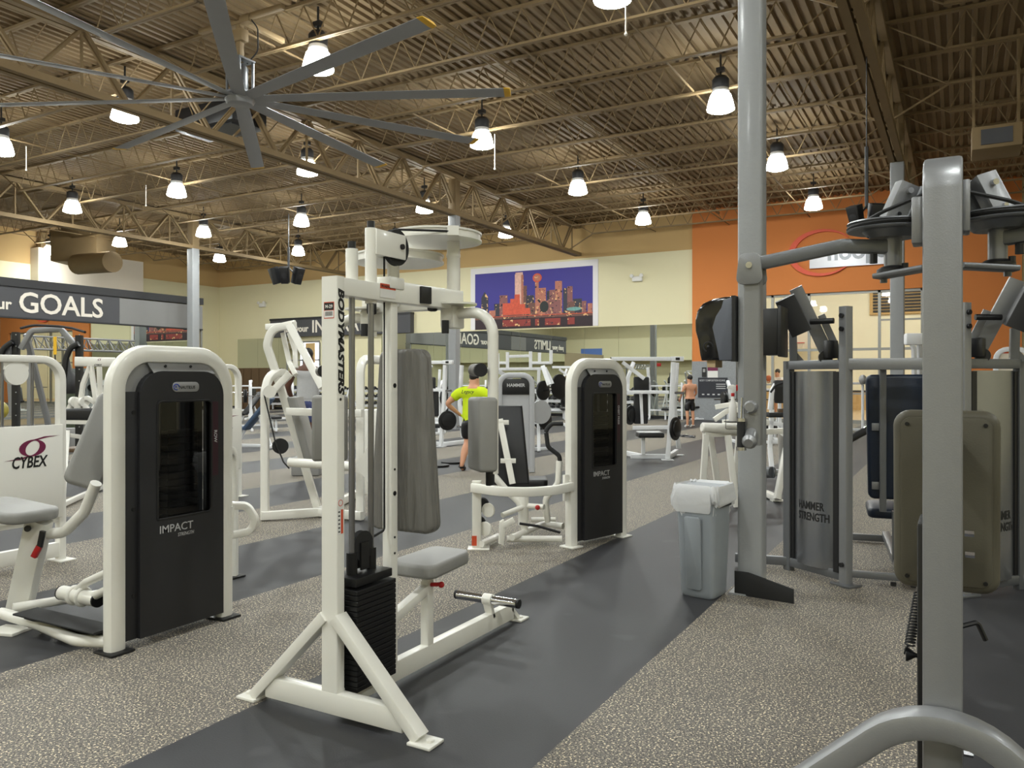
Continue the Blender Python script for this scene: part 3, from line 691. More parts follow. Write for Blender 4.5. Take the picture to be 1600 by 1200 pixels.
def cam_disc(c, r, nm='cam_disc', m='white'):
    mb = MB(); mb.lathe([(.03, -.02), (r*.94, -.022), (r, -.024), (r, -.014), (r*.97, -.012), (r*.97, .012), (r, .014), (r, .024), (r*.5, .028), (.03, .03)], c, seg=48); return mb.obj(nm, m, T)
dR, dL = V((-2.515, 3.64, 2.328)), V((-2.75, 3.615, 2.225))
cam_disc(dL, .25); cam_disc(dR, .25)
mb = MB(); mb.cyl((-2.43, 3.68, 1.86), (-2.43, 3.68, 2.31), .036); mb.lathe([(.038, 2.22), (.039, 2.23), (.038, 2.24)], (-2.43, 3.68, 0)); mb.obj('pivot_tube', 'white', T)
mb = MB(); mb.cyl((-2.785, 3.605, 1.96), (-2.785, 3.605, 2.21), .034); mb.cyl((-2.99, 3.66, 1.80), (-2.99, 3.66, 2.06), .034); mb.obj('pivot_tube', 'white', T)
mb = MB(); mb.box(dR+V((.205, -.145, 0)), (.06, .02, .05), .6); mb.obj('cable_clamp', 'white', T)
for sx in (-1, 1):
    hx, ax = -2.71+sx*.28, -2.71+sx*.545
    mb = MB(); mb.box((hx, 3.67, 1.89), (.09, .11, .12), None, .008); mb.lathe([(.02, 1.952), (.12, 1.954), (.12, 1.964), (.02, 1.968)], (hx+sx*.03, 3.65, 0)); hb = mb.obj('arm_hub', 'white', T)
    mb = MB(); mb.cyl((hx, 3.60, 1.80), (hx, 3.60, 1.87), .02, 10); mb.obj('bolt_cap', 'rubber', hb)
    mb = MB(); mb.box((hx-sx*.07, 3.58, 1.955), (.05, .05, .07), .3, .012); mb.obj('bumper', 'rubber', hb)
    mb = MB(); mb.tube([(hx, 3.67, 1.91), (ax, 3.66, 1.91), (ax, 3.66, 1.05)], .029, .14, n=8); ar = mb.obj('swing_arm', 'white', T)
    mb = MB(); a = math.radians(-40)*sx; mb.box((ax-sx*.02, 3.585, 1.265), (.205, .105, .385), a, .02, 3); mb.obj('arm_pad', 'vinyl', ar)
    mb = MB(); mb.cyl((ax-.12, 3.66, 1.60), (ax-.045, 3.60, 1.60), .034); gp = mb.obj('grip', 'vinyld', ar)
    mb = MB(); mb.cyl((ax-.045, 3.60, 1.60), (ax-.03, 3.588, 1.60), .036); mb.obj('grip_end', 'rubber', gp)
    mb = MB(); mb.cyl((ax-.08, 3.64, 1.60), (ax, 3.66, 1.60), .014); mb.obj('grip_stem', 'white', ar)
    mb = MB(); mb.box((ax, 3.63, 1.03), (.03, .05, .08), None, .006); mb.obj('arm_end', 'black', ar)
mb = MB(); mb.prism(pad_poly(.40, .27, .93, .05), (X0+.015, 3.315, .775), (1, 0, 0), UP, .10, .022, 3); mb.obj('back_pad', 'vinyld', T)
mb = MB(); mb.prism(pad_poly(.30, .26, .42, .06), (X0, 3.36, .555), (1, 0, 0), (0, 1, .03), .075, .02, 3); mb.obj('seat', 'vinyl', T)
mb = MB(); mb.sweep(rrect(.052, .052, .005), [(X0, 3.53, .1), (X0, 3.53, .47)], (0, 1, 0)); mb.sweep(rrect(.044, .044, .004), [(X0, 3.53, .46), (X0, 3.53, .52)], (0, 1, 0)); mb.bar((X0, 3.22, .345), (X0, 3.52, .43), .05, .05); mb.obj('seat_post', 'white', T)
mb = MB(); mb.cyl((X0+.02, 3.53, .45), (X0+.075, 3.54, .455), .011, 8); mb.ball((X0+.085, 3.54, .455), .017); mb.obj('adjust_knob', 'red', T)
mb = MB(); mb.bar((X0, 4.2, .1), (X0, 4.16, .2), .055, .03); mb.cyl((X0-.03, 4.17, .215), (X0+.03, 4.17, .215), .034); mb.obj('roller_bracket', 'white', T)
mb = MB(); mb.cyl((X0-.22, 4.17, .215), (X0+.2, 4.17, .215), .027); rl = mb.obj('foot_roller', 'chrome', T)
mb = MB(); mb.cyl((X0+.2, 4.17, .215), (X0+.215, 4.17, .215), .028); mb.cyl((X0-.235, 4.17, .215), (X0-.22, 4.17, .215), .028); mb.obj('end_cap', 'black', rl)
xf = X0+.0478
text('lettering', 'BODYMASTERS', (xf, 2.774, 1.965), (0, 0, -1), (0, 1, 0), .052, 'ink', up1, .0006, .0025, 1, .22, fit=.485)
mb = MB(); mb.cyl((xf, 2.787, 1.46), (xf+.001, 2.787, 1.46), .007, 10); mb.obj('dot', 'ink', up1)
yf = 2.764
mb = MB(); mb.box((X0-.0, yf-.0004, 1.865), (.06, .001, .075)); st = mb.obj('asset_sticker', 'orsign', up1)
mb = MB(); mb.box((X0, yf-.001, 1.882), (.056, .001, .034)); mb.obj('sticker_head', 'ink', st)
mb = MB(); mb.box((X0, yf-.001, 1.847), (.056, .001, .032)); mb.obj('sticker_code', 'paper', st)
text('lettering', 'M-29', (X0-.022, yf-.0017, 1.875), (1, 0, 0), UP, .021, 'paper', st, .0003, .0004)
mb = MB()
for i in range(14): mb.box((X0-.021+i*.0032, yf-.0017, 1.849), (.0016 if i % 3 else .0008, .0006, .02))
mb.obj('bar_marks', 'ink', st)
mb = MB(); mb.box((xf, 2.786, .93), (.001, .04, .17)); st = mb.obj('warning_sticker', 'paper', up1)
mb = MB(); mb.box((xf+.0008, 2.796, .905), (.001, .014, .11)); mb.sweep(circ(.0015, 6), [(xf+.0008, 2.786+.014*math.cos(a*.5236), .99+.014*math.sin(a*.5236)) for a in range(12)], (1, 0, 0), closed=True); mb.obj('red_panel', 'orsign', st)
mb = MB()
for i in range(6): mb.box((xf+.0008, 2.777, .86+i*.018), (.001, .012, .006))
mb.obj('small_print', 'ink', st)
mb = MB(); mb.box((X0+.0485, 3.13, 1.985), (.002, .12, .07)); st = mb.obj('warning_sticker', 'paper', T)
mb = MB(); mb.box((X0+.0495, 3.13, 2.005), (.002, .12, .025)); mb.obj('red_panel', 'orsign', st)
text('lettering', 'WARNING', (X0+.0508, 3.075, 1.998), (0, 1, 0), UP, .02, 'ink', st, .0003, .0006, fit=.11)
# ================================================================== TOWER OF THE GREY-SHROUDED MACHINES (local: faces +x, width along y)
def tower(t, word, hw=.375, lead=0):
    fr = MB(); fr.path([(0, -hw, .012), (0, -hw, 1.70), (0, hw, 1.70), (0, hw, .012)], .105, .09, (1, 0, 0), .21, .03, 9); f = fr.obj('tower_frame', 'white', t, False)
    for y in (-hw, hw):
        mb = MB(); mb.box((0, y, .008), (.17, .15, .016), None, .006); mb.obj('foot_plate', 'black' if lead else 'white', t, False)
    y0, y1 = -hw+.05, hw-.05
    R1 = .17; ar1 = [(y0+R1-R1*math.cos(k*math.pi/16), 1.655-R1+R1*math.sin(k*math.pi/16)) for k in range(9)]
    mb = MB(); mb.prism([(y0, 1.43)]+ar1+[(-q_[0], q_[1]) for q_ in ar1[::-1]]+[(y1, 1.43)], (.0, 0, 0), (0, 1, 0), UP, .012); mb.obj('back_sheet', 'sheet', t, False)
    mb = MB(); mb.prism([(y0+.17, 0), (y1-.06, 0), (y1-.10, .075), (y0+.145, .075)], (.05, 0, 1.585), (0, 1, 0), (-.035, 0, .07), .008, .002); cp = mb.obj('top_cap', 'sheet', t, False)
    mb = MB()
    for y in (-.08, .1): mb.cyl((.036, y, 1.628), (.044, y, 1.632), .008, 8)
    mb.obj('screw', 'black', cp, False)
    # side band
    mb = MB(); mb.prism([(y0, .05), (y0+.12, .05), (y0+.12, 1.48), (y0, 1.48)], (-.03, 0, 0), (0, 1, 0), UP, .12, .004); bd = mb.obj('side_band', 'charband', t, False)
    mb = MB()
    for z in (1.36, .80, .30): mb.cyl((.03, y0+.05, z), (.034, y0+.05, z), .013, 10)
    mb.obj('screw', 'black', bd, False)
    # main shroud face built round the window
    a, b = y0+.075, y1+.005; wa, wb, wz0, wz1 = a+.115, b-.095, .72, 1.42; X = .055; th = .06
    mb = MB()
    def pc(q): mb.prism(q, (X-th/2, 0, 0), (0, 1, 0), UP, th)
    R0 = .15; Z1 = 1.60; arc = [(a+R0-R0*math.sin(k*math.pi/16), Z1-R0+R0*math.cos(k*math.pi/16)) for k in range(9)][::-1]; mirr = lambda q: (a+b-q[0], q[1])
    zl = Z1-R0+math.sqrt(R0*R0-(a+R0-wa)**2); zr = Z1-R0+math.sqrt(max(0, R0*R0-(wb-(b-R0))**2)) if wb > b-R0 else Z1
    pc([(a, .05), (wa, .05), (wa, zl)]+[q for q in arc if q[0] < wa-.001][::-1])
    pc([(wb, .05), (b, .05)]+[mirr(q) for q in arc if mirr(q)[0] > wb+.001]+[(wb, zr)])
    pc([(wa, .05), (wb, .05), (wb, wz0), (wa, wz0)]); pc([(wa, wz1), (wb, wz1), (wb, zr)]+[mirr(q) for q in arc if mirr(q)[0] < wb-.001]+[q for q in arc if q[0] > wa+.001][::-1]+[(wa, zl)])
    mb.span((-.12, a+.005, .05), (X-th, a+.015, 1.45)); mb.span((-.12, b-.015, .05), (X-th, b-.005, 1.45))
    sh = mb.obj('shroud', 'charcoal', t, False, smooth=False)
    mb = MB(); mb.path([(X, wa, wz0), (X, wb, wz0), (X, wb, wz1), (X, wa, wz1), (X, wa, wz0)], .014, .012, (1, 0, 0), 0.03, .004); mb.obj('window_trim', 'black', sh, False)
    mb = MB(); mb.quad((X-.018, wa, wz0), (X-.018, wb, wz0), (X-.018, wb, wz1), (X-.018, wa, wz1)); mb.obj('window_glass', 'tint', sh, False, smooth=False)
    mb = MB()
    for i in range(27): mb.box((-.06, (wa+wb)/2+.035, .1+.043*i), (.1, .22, .039), None, .004, 1)
    mb.obj('weight_stack', 'iron', t, False, smooth=False)
    mb = MB(); mb.span((-.135, wa+.055, .05), (-.125, y1-.01, 1.6)); mb.obj('rear_panel', 'black', t, False, smooth=False)
    mb = MB()
    for y in (-.05, .09): mb.cyl((-.06, y, 1.0), (-.06, y, 1.6), .012, 8)
    mb.obj('guide_rod', 'steel', t, False)
    mb = MB(); mb.span((X-.01, wb+.005, wz0+.22), (X+.003, wb+.05, wz1-.01)); lb = mb.obj('exercise_label', 'rowstrip', sh, False, smooth=False)
    text('lettering', word, (X+.004, wb+.018, 1.23 if len(word) < 5 else 1.3), (0, 0, -1), (0, 1, 0), .032, 'greyink', lb, .0005, .0006, world=False)
    mb = MB(); mb.prism([(.075*c-.0, .0) for c in ()] or [(x_, y_) for x_, y_ in rrect(.19, .06, .026, 4)], (X+.004, (a+b)/2+.01, 1.505), (0, 1, 0), UP, .008, .002); bg = mb.obj('badge', 'sheet', sh, False)
    text('lettering', 'NAUTILUS', (X+.0085, (a+b)/2-.042, 1.494), (0, 1, 0), UP, .026, 'ink', bg, .0006, .0004, 1, .15, world=False, fit=.115)
    mb = MB(); mb.sweep(circ(.0035, 6), [(X+.009, (a+b)/2-.062+.019*math.cos(q), 1.505+.017*math.sin(q)) for q in [k*math.pi/8 for k in range(14)]]); mb.lathe([(.006, 0), (.004, .002)], (X+.0085, (a+b)/2-.064, 1.506), (1, 0, 0), 8); mb.obj('emblem', 'blueink', bg, False)
    text('lettering', 'IMPACT', (X+.001, a+.125, .635), (0, 1, 0), UP, .066, 'greyink', sh, .0008, .0002, 1.0, 0, world=False, fit=.235)
    text('lettering', 'STRENGTH', (X+.001, a+.255, .60), (0, 1, 0), UP, .03, 'greyink', sh, .0008, 0, 1.0, .12, world=False, fit=.115)
# ---- row machine, left
T = thing('row_machine', 'white seated row machine with a dark grey shroud at front left', 'exercise machine', (-4.19, 3.245, 0))
tower(T, 'ROW', .385, 1)
tp = lambda pts: [P(*p) for p in pts]
mb = MB(); mb.path(tp([(28, 962, 5.17), (62, 812, 5.02)]), .14, .09, FWD, 0, .012); sp = mb.obj('seat_post', 'white', T)
mb = MB(); c = P(62, 830, 4.98); mb.cyl(P(43, 826, 4.95), P(43, 826, 5.05), .02); mb.obj('pivot_cap', 'black', sp)
mb = MB(); mb.path(tp([(67, 830, 4.95), (62, 855, 4.95)]), .03, .03, FWD, 0); mb.obj('lever', 'black', sp)
mb = MB(); mb.path(tp([(62, 853, 4.95), (53, 870, 4.95)]), .034, .034, FWD, 0); mb.obj('lever_grip', 'red', sp)
c = P(28, 797, 5.15); mb = MB(); mb.prism(pad_poly(.34, .34, .62, .09), c+V((.36, -.08, .0)), (0, 1, 0), (-1, 0, .05), .075, .025, 3); mb.obj('seat', 'vinyl', T)
mb = MB(); mb.cyl(P(58, 818, 5.03), P(58, 806, 5.05), .035); mb.obj('seat_stem', 'black', T)
mb = MB(); mb.tube(tp([(66, 835, 5.08), (100, 832, 5.0), (132, 800, 4.95), (150, 755, 4.9)]), .034, .15); mb.obj('pad_arm', 'white', T)
a, b = P(131, 762, 4.95), P(190, 622, 5.15); ax = (b-a); wd = (RIGHT*.9+FWD*.42).normalized(); n_ = wd.cross(ax).normalized(); wd = ax.cross(n_).normalized(); mb = MB(); mb.prism(pad_poly(.22, .22, ax.length, .05), a-wd*.02, wd, ax.normalized(), .085, .025, 3); mb.obj('chest_pad', 'vinyl', T)
G_ = lambda px, py, z: FL(px, py, z)
mb = MB(); mb.tube([G_(2, 958, .09), G_(60, 975, .07), G_(118, 1000, .05), G_(172, 1003, .06)], .035, .2); mb.tube([G_(20, 950, .12), G_(115, 935, .12), G_(172, 925, .12)], .03, .1); mb.obj('base_tube', 'white', T)
mb = MB(); mb.box(G_(14, 985, .01), (.2, .16, .02), .3, .004); mb.obj('foot_plate', 'white', T)
a, b = G_(40, 955, .14), G_(165, 985, .12); mb = MB(); mb.bar(a, b, .16, .012); mb.bar(a+V((0, 0, -.05)), b+V((0, 0, -.04)), .02, .06); mb.obj('foot_board', 'rubber', T)
mb = MB(); mb.path([G_(64, 965, .1), G_(75, 985, .02)], .1, .012, FWD, 0); mb.path([G_(95, 975, .1), G_(110, 990, .03)], .12, .012, FWD, 0); mb.obj('gusset', 'sheet', T)
a, b = P(98, 926, 5.02), P(152, 937, 4.85); mb = MB(); mb.cyl(a, b, .045, 18); rl = mb.obj('foot_roller', 'white', T)
mb = MB(); mb.cyl(b, b+(b-a).normalized()*.012, .046, 18); mb.cyl(a, a-(b-a).normalized()*.012, .046, 18); mb.obj('end_cap', 'black', rl)
mb = MB(); mb.tube([P(112, 930, 5.0), P(135, 910, 4.9), P(172, 893, 4.75)], .026, .05); mb.tube([P(135, 938, 4.9), P(160, 925, 4.8), P(180, 915, 4.7)], .026, .05)
for k in (.35, .6): mb.lathe([(.055, -.012), (.062, -.006), (.062, .006), (.055, .012)], a.lerp(b, k), b-a, 18)
mb.obj('roller_link', 'white', T)
hd = 5.55; mb = MB(); mb.path(tp([(350, 790, hd-.15), (386, 790, hd), (400, 812, hd), (392, 830, hd), (352, 838, hd-.15)]), .05, .06, FWD, .06, .014); mb.obj('handle_loop', 'white', T)
mb = MB(); mb.path([V((-4.19, 3.67, .72)), V((-4.19, 3.66, .52))], .03, .09, (1, 0, 0), 0); mb.obj('handle_mount', 'white', T)
q = FL(365, 902); mb = MB(); mb.path([q, q+V((0, 0, 1.0)), V((-4.5, 3.6, 1.05))], .06, .06, FWD, .1); mb.obj('rear_leg', 'white', T)
mb = MB(); mb.box(q+V((0, 0, .008)), (.13, .13, .016), None, .004); mb.obj('foot_plate', 'black', T)
# ---- chest press, middle
ca, cb = FL(893, 855), FL(970, 838); mid = (ca+cb)/2; rot = math.atan2(cb.y-ca.y, cb.x-ca.x)-math.pi/2
T = thing('chest_press_machine', 'white chest press machine with dark grey shroud at the middle of the floor', 'exercise machine', (mid.x, mid.y, 0), rot)
tower(T, 'CHEST PRESS', .37)
q = FL(745, 857); mb = MB(); mb.path([q+V((0, 0, .01)), q+V((0, 0, .62))], .085, .075, FWD, 0, .02); lp = mb.obj('side_post', 'white', T)
mb = MB(); mb.box(q+V((.02, 0, .006)), (.2, .16, .012), TH, .004); mb.obj('foot_plate', 'white', T)
mb = MB(); mb.box(P(741, 845, 7.28), (.045, .004, .09), TH); mb.obj('warning_sticker', 'orsign', lp)
mb = MB(); mb.path(tp([(738, 762, 7.3), (780, 768, 7.1), (830, 769, 7.05), (868, 766, 7.15), (894, 760, 7.33)]), .05, .085, UP, .35, .015, 6); mb.box(P(884, 762, 7.33), (.03, .06, .24), rot, .006); mb.obj('front_beam', 'white', T)
bp = 7.75
mb = MB(); mb.prism([(-.19, 0), (.19, 0), (.12, .78), (-.16, .78)], P(797, 758, bp), RIGHT, UP+FWD*.22, .09, .025, 3); mb.obj('back_pad', 'vinylb', T)
mb = MB(); mb.bar(P(781, 655, bp-.02), P(801, 756, bp-.14), .06, .045, FWD); mb.bar(P(776, 660, bp-.04), P(795, 660, bp-.04), .045, .02, FWD); mb.bar(P(782, 720, bp-.11), P(806, 720, bp-.11), .045, .02, FWD); mb.obj('pad_strut', 'white', T)
mb = MB(); mb.prism(rrect(.42, .36, .06), P(822, 752, bp+.15), RIGHT, FWD, .07, .02, 3); mb.obj('seat', 'vinylb', T)
hd = 7.55; mb = MB(); mb.tube(tp([(880, 662, hd), (862, 662, hd), (853, 672, hd), (856, 698, hd), (874, 712, hd), (875, 722, hd)]), .021, .06); mb.obj('handle_loop', 'rubber', T)
mb = MB(); mb.tube(tp([(874, 720, hd), (872, 755, hd), (852, 780, hd+.05), (856, 815, hd+.1)]), .03, .1); mb.obj('handle_arm', 'white', T)
mb = MB(); mb.tube([P(765, 735, 7.6), P(790, 765, 7.6), P(812, 785, 7.6), P(820, 830, 7.6)], .034, .1); mb.tube(tp([(818, 770, 7.6), (818, 820, 7.6)]), .05, 0); mb.tube(tp([(785, 805, 7.4), (822, 790, 7.6), (850, 792, 7.5)]), .025, .05); mb.obj('seat_frame', 'white', T)
mb = MB(); mb.tube([G_(792, 842, .06), G_(878, 842, .06)], .03, 0); mb.tube([G_(800, 840, .1), G_(850, 818, .1), G_(880, 822, .1)], .03, .05); mb.tube([G_(752, 850, .05), G_(778, 838, .05)], .03, 0); mb.tube([G_(830, 812, .1), G_(868, 812, .1)], .025, 0); mb.obj('base_tube', 'white', T)
for px, py in ((763, 797), (758, 826)):
    mb = MB(); mb.lathe([(.055, -.012), (.065, -.01), (.055, 0), (.065, .01), (.055, .012)], P(px, py, 7.35), RIGHT*.6+FWD, 20); mb.obj('pulley_cover', 'white', T)
    mb = MB(); mb.lathe([(.06, -.012), (.07, 0), (.06, .012)], P(px-8, py-8, 7.4), RIGHT*.6+FWD, 20); mb.obj('pulley', 'rubber', T)
mb = MB(); mb.prism([(-.03, -.14), (.015, -.16), (.03, 0), (.015, .08), (-.02, .06)], P(784, 825, 7.3), RIGHT+FWD*.4, UP, .04, .008); mb.bar(P(784, 822, 7.3), P(803, 812, 7.3), .04, .05); mb.obj('linkage', 'white', T)
mb = MB(); mb.tube(tp([(812, 818, 7.2), (840, 822, 7.25), (875, 832, 7.3)]), .012, .05); mb.obj('drive_belt', 'rubber', T)
mb = MB(); mb.ball(P(840, 793, 7.5), .024); mb.obj('adjust_knob', 'red', T)
# ================================================================== BIN, DISPENSER
bx = V((-1.615, 5.72, 0)); br = math.radians(-9)
T = thing('waste_bin', 'tall square grey waste bin with a white liner beside the near column', 'bin', bx, br)
mb = MB(); zz = [0, .012, .05, .3, .6, .70, .705, .75, .785]; sc = [.9, .97, 1, 1.07, 1.16, 1.2, 1.27, 1.28, 1.3]
mb.sweep(rrect(.255, .255, .035, 4), [(0, 0, z) for z in zz], (0, 1, 0), True, False, sc); b = mb.obj('bin_body', 'bin', T, False)
mb = MB(); mb.prism(pad_poly(.115, .125, .52, .02), (-.01, -.138, .06), (1, 0, 0), (0, -.06, 1), .016, .005); mb.prism(pad_poly(.12, .12, .012, .004), (-.01, -.146, .2), (1, 0, 0), (0, -.06, 1), .006); mb.obj('front_panel', 'bin', b, False)
mb = MB(); mb.box((.162, .02, .66), (.01, .16, .02)); mb.obj('handle_slot', 'black', b, False)
mb = MB(); rings = []; rng = random.Random(3); n = 48
for r_, z, j in ((.160, .635, .016), (.171, .655, .022), (.176, .70, .018), (.174, .75, .008), (.172, .788, .003), (.167, .803, .004), (.158, .79, .008), (.148, .70, .02), (.140, .60, .02), (.10, .45, .02)):
    prof = rrect(2*r_, 2*r_, .05, 11); ring = []
    for i, (x, y) in enumerate(prof):
        w = 1+j/r_*(math.sin(i*1.9+z*30)+.7*math.sin(i*.77+z*11))*.6; ring.append(mb.bm.verts.new((x*w, y*w, z+((.035*math.sin(i*.31+1)+.016*math.sin(i*.83)) if z < .66 and r_ > .15 else 0)+.005*math.sin(i*1.3))))
    rings.append(ring)
for A, B in zip(rings, rings[1:]):
    for i in range(len(A)): mb.face([A[i], A[(i+1) % len(A)], B[(i+1) % len(A)], B[i]])
mb.face(rings[-1]); mb.obj('bin_liner', 'liner', T, False, ang=60)
# towel dispenser on the column's left face
xl = -1.41
T = thing('towel_dispenser', 'glossy black paper towel dispenser on the left side of the near column', 'dispenser', (xl, 5.95, 1.68))
zt, zb = 2.155, 1.69; dx = .305
wave = [(-.02, 0), (-.115, 0), (-.125, .06), (-.15, .17), (-.165, .24), (-.14, .32), (-.10, .38), (-.085, .435), (-.02, .455)]
mb = MB(); mb.prism([(a, b) for a, b in wave], (xl, 5.95, zb), (1, 0, 0), UP, .30, .004); mb.obj('side_cover', 'dispg', T)
body = [(-.04, .0), (-.255, .0), (-.265, .04), (-.28, .15), (-.30, .22), (-.302, .30), (-.285, .37), (-.245, .42), (-.17, .45), (-.085, .462), (-.04, .462)]
mb = MB(); mb.prism(body, (xl, 5.965, zb), (1, 0, 0), UP, .285, .02, 3); bd = mb.obj('dispenser_body', 'disp', T)
mb = MB(); mb.span((xl-.03, 5.80, zb-.01), (xl, 6.1, zt)); mb.obj('back_plate', 'black', T)
mb = MB(); mb.sweep(circ(.005, 6), [(xl-.2+.035*math.cos(a), 5.822, zb+.10+.035*math.sin(a)) for a in [k*math.pi/8 for k in range(12)]], (0, 1, 0)); mb.ball((xl-.2, 5.823, zb+.10), .012); mb.obj('brand_mark', 'charcoal', bd)
mb = MB(); mb.span((xl-.22, 5.86, zb-.05), (xl-.16, 6.06, zb+.005)); M['towel'] = mat('brown_paper_towel', (190, 168, 132), .9); mb.obj('paper_towel', 'towel', T)
xr = -1.235
T = thing('wall_box', 'flat black box on the right side of the near column', 'dispenser', (xr, 5.95, 1.73))
mb = MB(); mb.span((xr, 5.84, 1.725), (xr+.115, 6.06, 2.055), .008); mb.obj('box_body', 'black', T)
mb = MB(); mb.span((xr+.115, 5.82, 1.71), (xr+.14, 6.08, 2.07), .006); mb.obj('box_lid', 'black', T)
# ================================================================== GREY FLY MACHINE (nearest, right)
XC = -.0365
T = thing('pec_fly_machine', 'silver grey pec fly machine close at the right edge, seen from behind', 'exercise machine', (XC, 2.2, 0))
mb = MB(); mb.path([(XC, 2.2, .012), (XC, 2.2, 2.055), (XC, 2.62, 2.045)], .0865, .085, (1, 0, 0), .05, .008, 6); post = mb.obj('main_post', 'silver', T)
mb = MB(); mb.span((XC-.068, 2.20, 1.885), (XC-.042, 2.27, 2.0), .004); mb.obj('side_plate', 'silver', post)
mb = MB(); mb.span((XC+.042, 2.20, 1.905), (XC+.058, 2.27, 2.03), .004); mb.obj('side_plate', 'silver', post)
mb = MB(); mb.path([(XC-.86, 2.115, .03), (XC, 2.115, .822), (XC+.86, 2.115, .03)], .062, .078, (0, 1, 0), .21, .012, 10)
mb.obj('arched_leg', 'silver', T)
mb = MB(); mb.bar((XC, 2.15, .06), (XC, 3.5, .06), .08, .08); mb.obj('floor_beam', 'silver', T)
for x in (XC-.88, XC+.88):
    mb = MB(); mb.box((x, 2.115, .008), (.12, .12, .016), None, .004); mb.obj('foot_plate', 'silver', T)
mb = MB(); mb.span((XC-.058, 2.255, .08), (XC+.02, 2.42, 1.19), .008); st = mb.obj('stack_cover', 'black', T)
mb = MB(); pts = []
a, b = P(1436, 926, 2.08), P(1421, 1008, 2.05)
for i in range(18*10+1):
    k = i/180; q = i/10*2*math.pi; pts.append(a.lerp(b, k)+RIGHT*.0115*math.cos(q)+FWD*.0115*math.sin(q))
mb.sweep(circ(.0022, 5), pts); mb.tube([b, P(1415, 1012, 2.05), P(1413, 1022, 2.05)], .0022, .01, seg=5); mb.obj('coil_lanyard', 'rubber', T)
c = P(1418, 1022, 2.06); mb = MB(); mb.lathe([(.006, .05), (.006, .018), (.018, 0), (.018, -.004)], c, (1, .05, 0), 14); mb.obj('selector_pin', 'black', T)
mb = MB(); mb.tube(tp([(1496, 980, 2.3), (1527, 972, 2.3), (1540, 1000, 2.3)]), .0075, .012, seg=8); mb.obj('bent_lever', 'black', T)
for px, py in ((1510, 833), (1511, 866), (1509, 1176)):
    c = P(px-3, py, 2.1); mb = MB(); mb.cyl(c, c+V((.022, 0, 0)), .009, 6); mb.obj('bolt', 'chrome', T)
# back pad seen from behind
pc = V((XC+.0, 2.67, 0)); z0, z1 = P(1478, 918, 2.36).z, P(1478, 641, 2.36).z
mb = MB(); mb.prism(pad_poly(.272, .276, z1-z0, .045, 5), (pc.x, 2.67, z0), (1, 0, 0), UP, .07, .018, 3); pd = mb.obj('back_pad', 'tanback', T)
mb = MB(); mb.prism(pad_poly(.232, .236, z1-z0-.04, .03, 5), (pc.x, 2.634, z0+.02), (1, 0, 0), UP, .006, .002); mb.obj('pad_back_panel', 'tanback', pd)
for x in (-.10, .10):
    for z in (z0+.035, z1-.04):
        mb = MB(); mb.cyl((pc.x+x, 2.628, z), (pc.x+x, 2.632, z), .006, 10); mb.obj('screw', 'black', pd)
mb = MB(); mb.span((XC-.035, 2.24, 1.0), (XC+.035, 2.63, 1.07)); mb.span((XC-.035, 2.24, 1.32), (XC+.035, 2.63, 1.38)); mb.obj('pad_bracket', 'silverd', T)
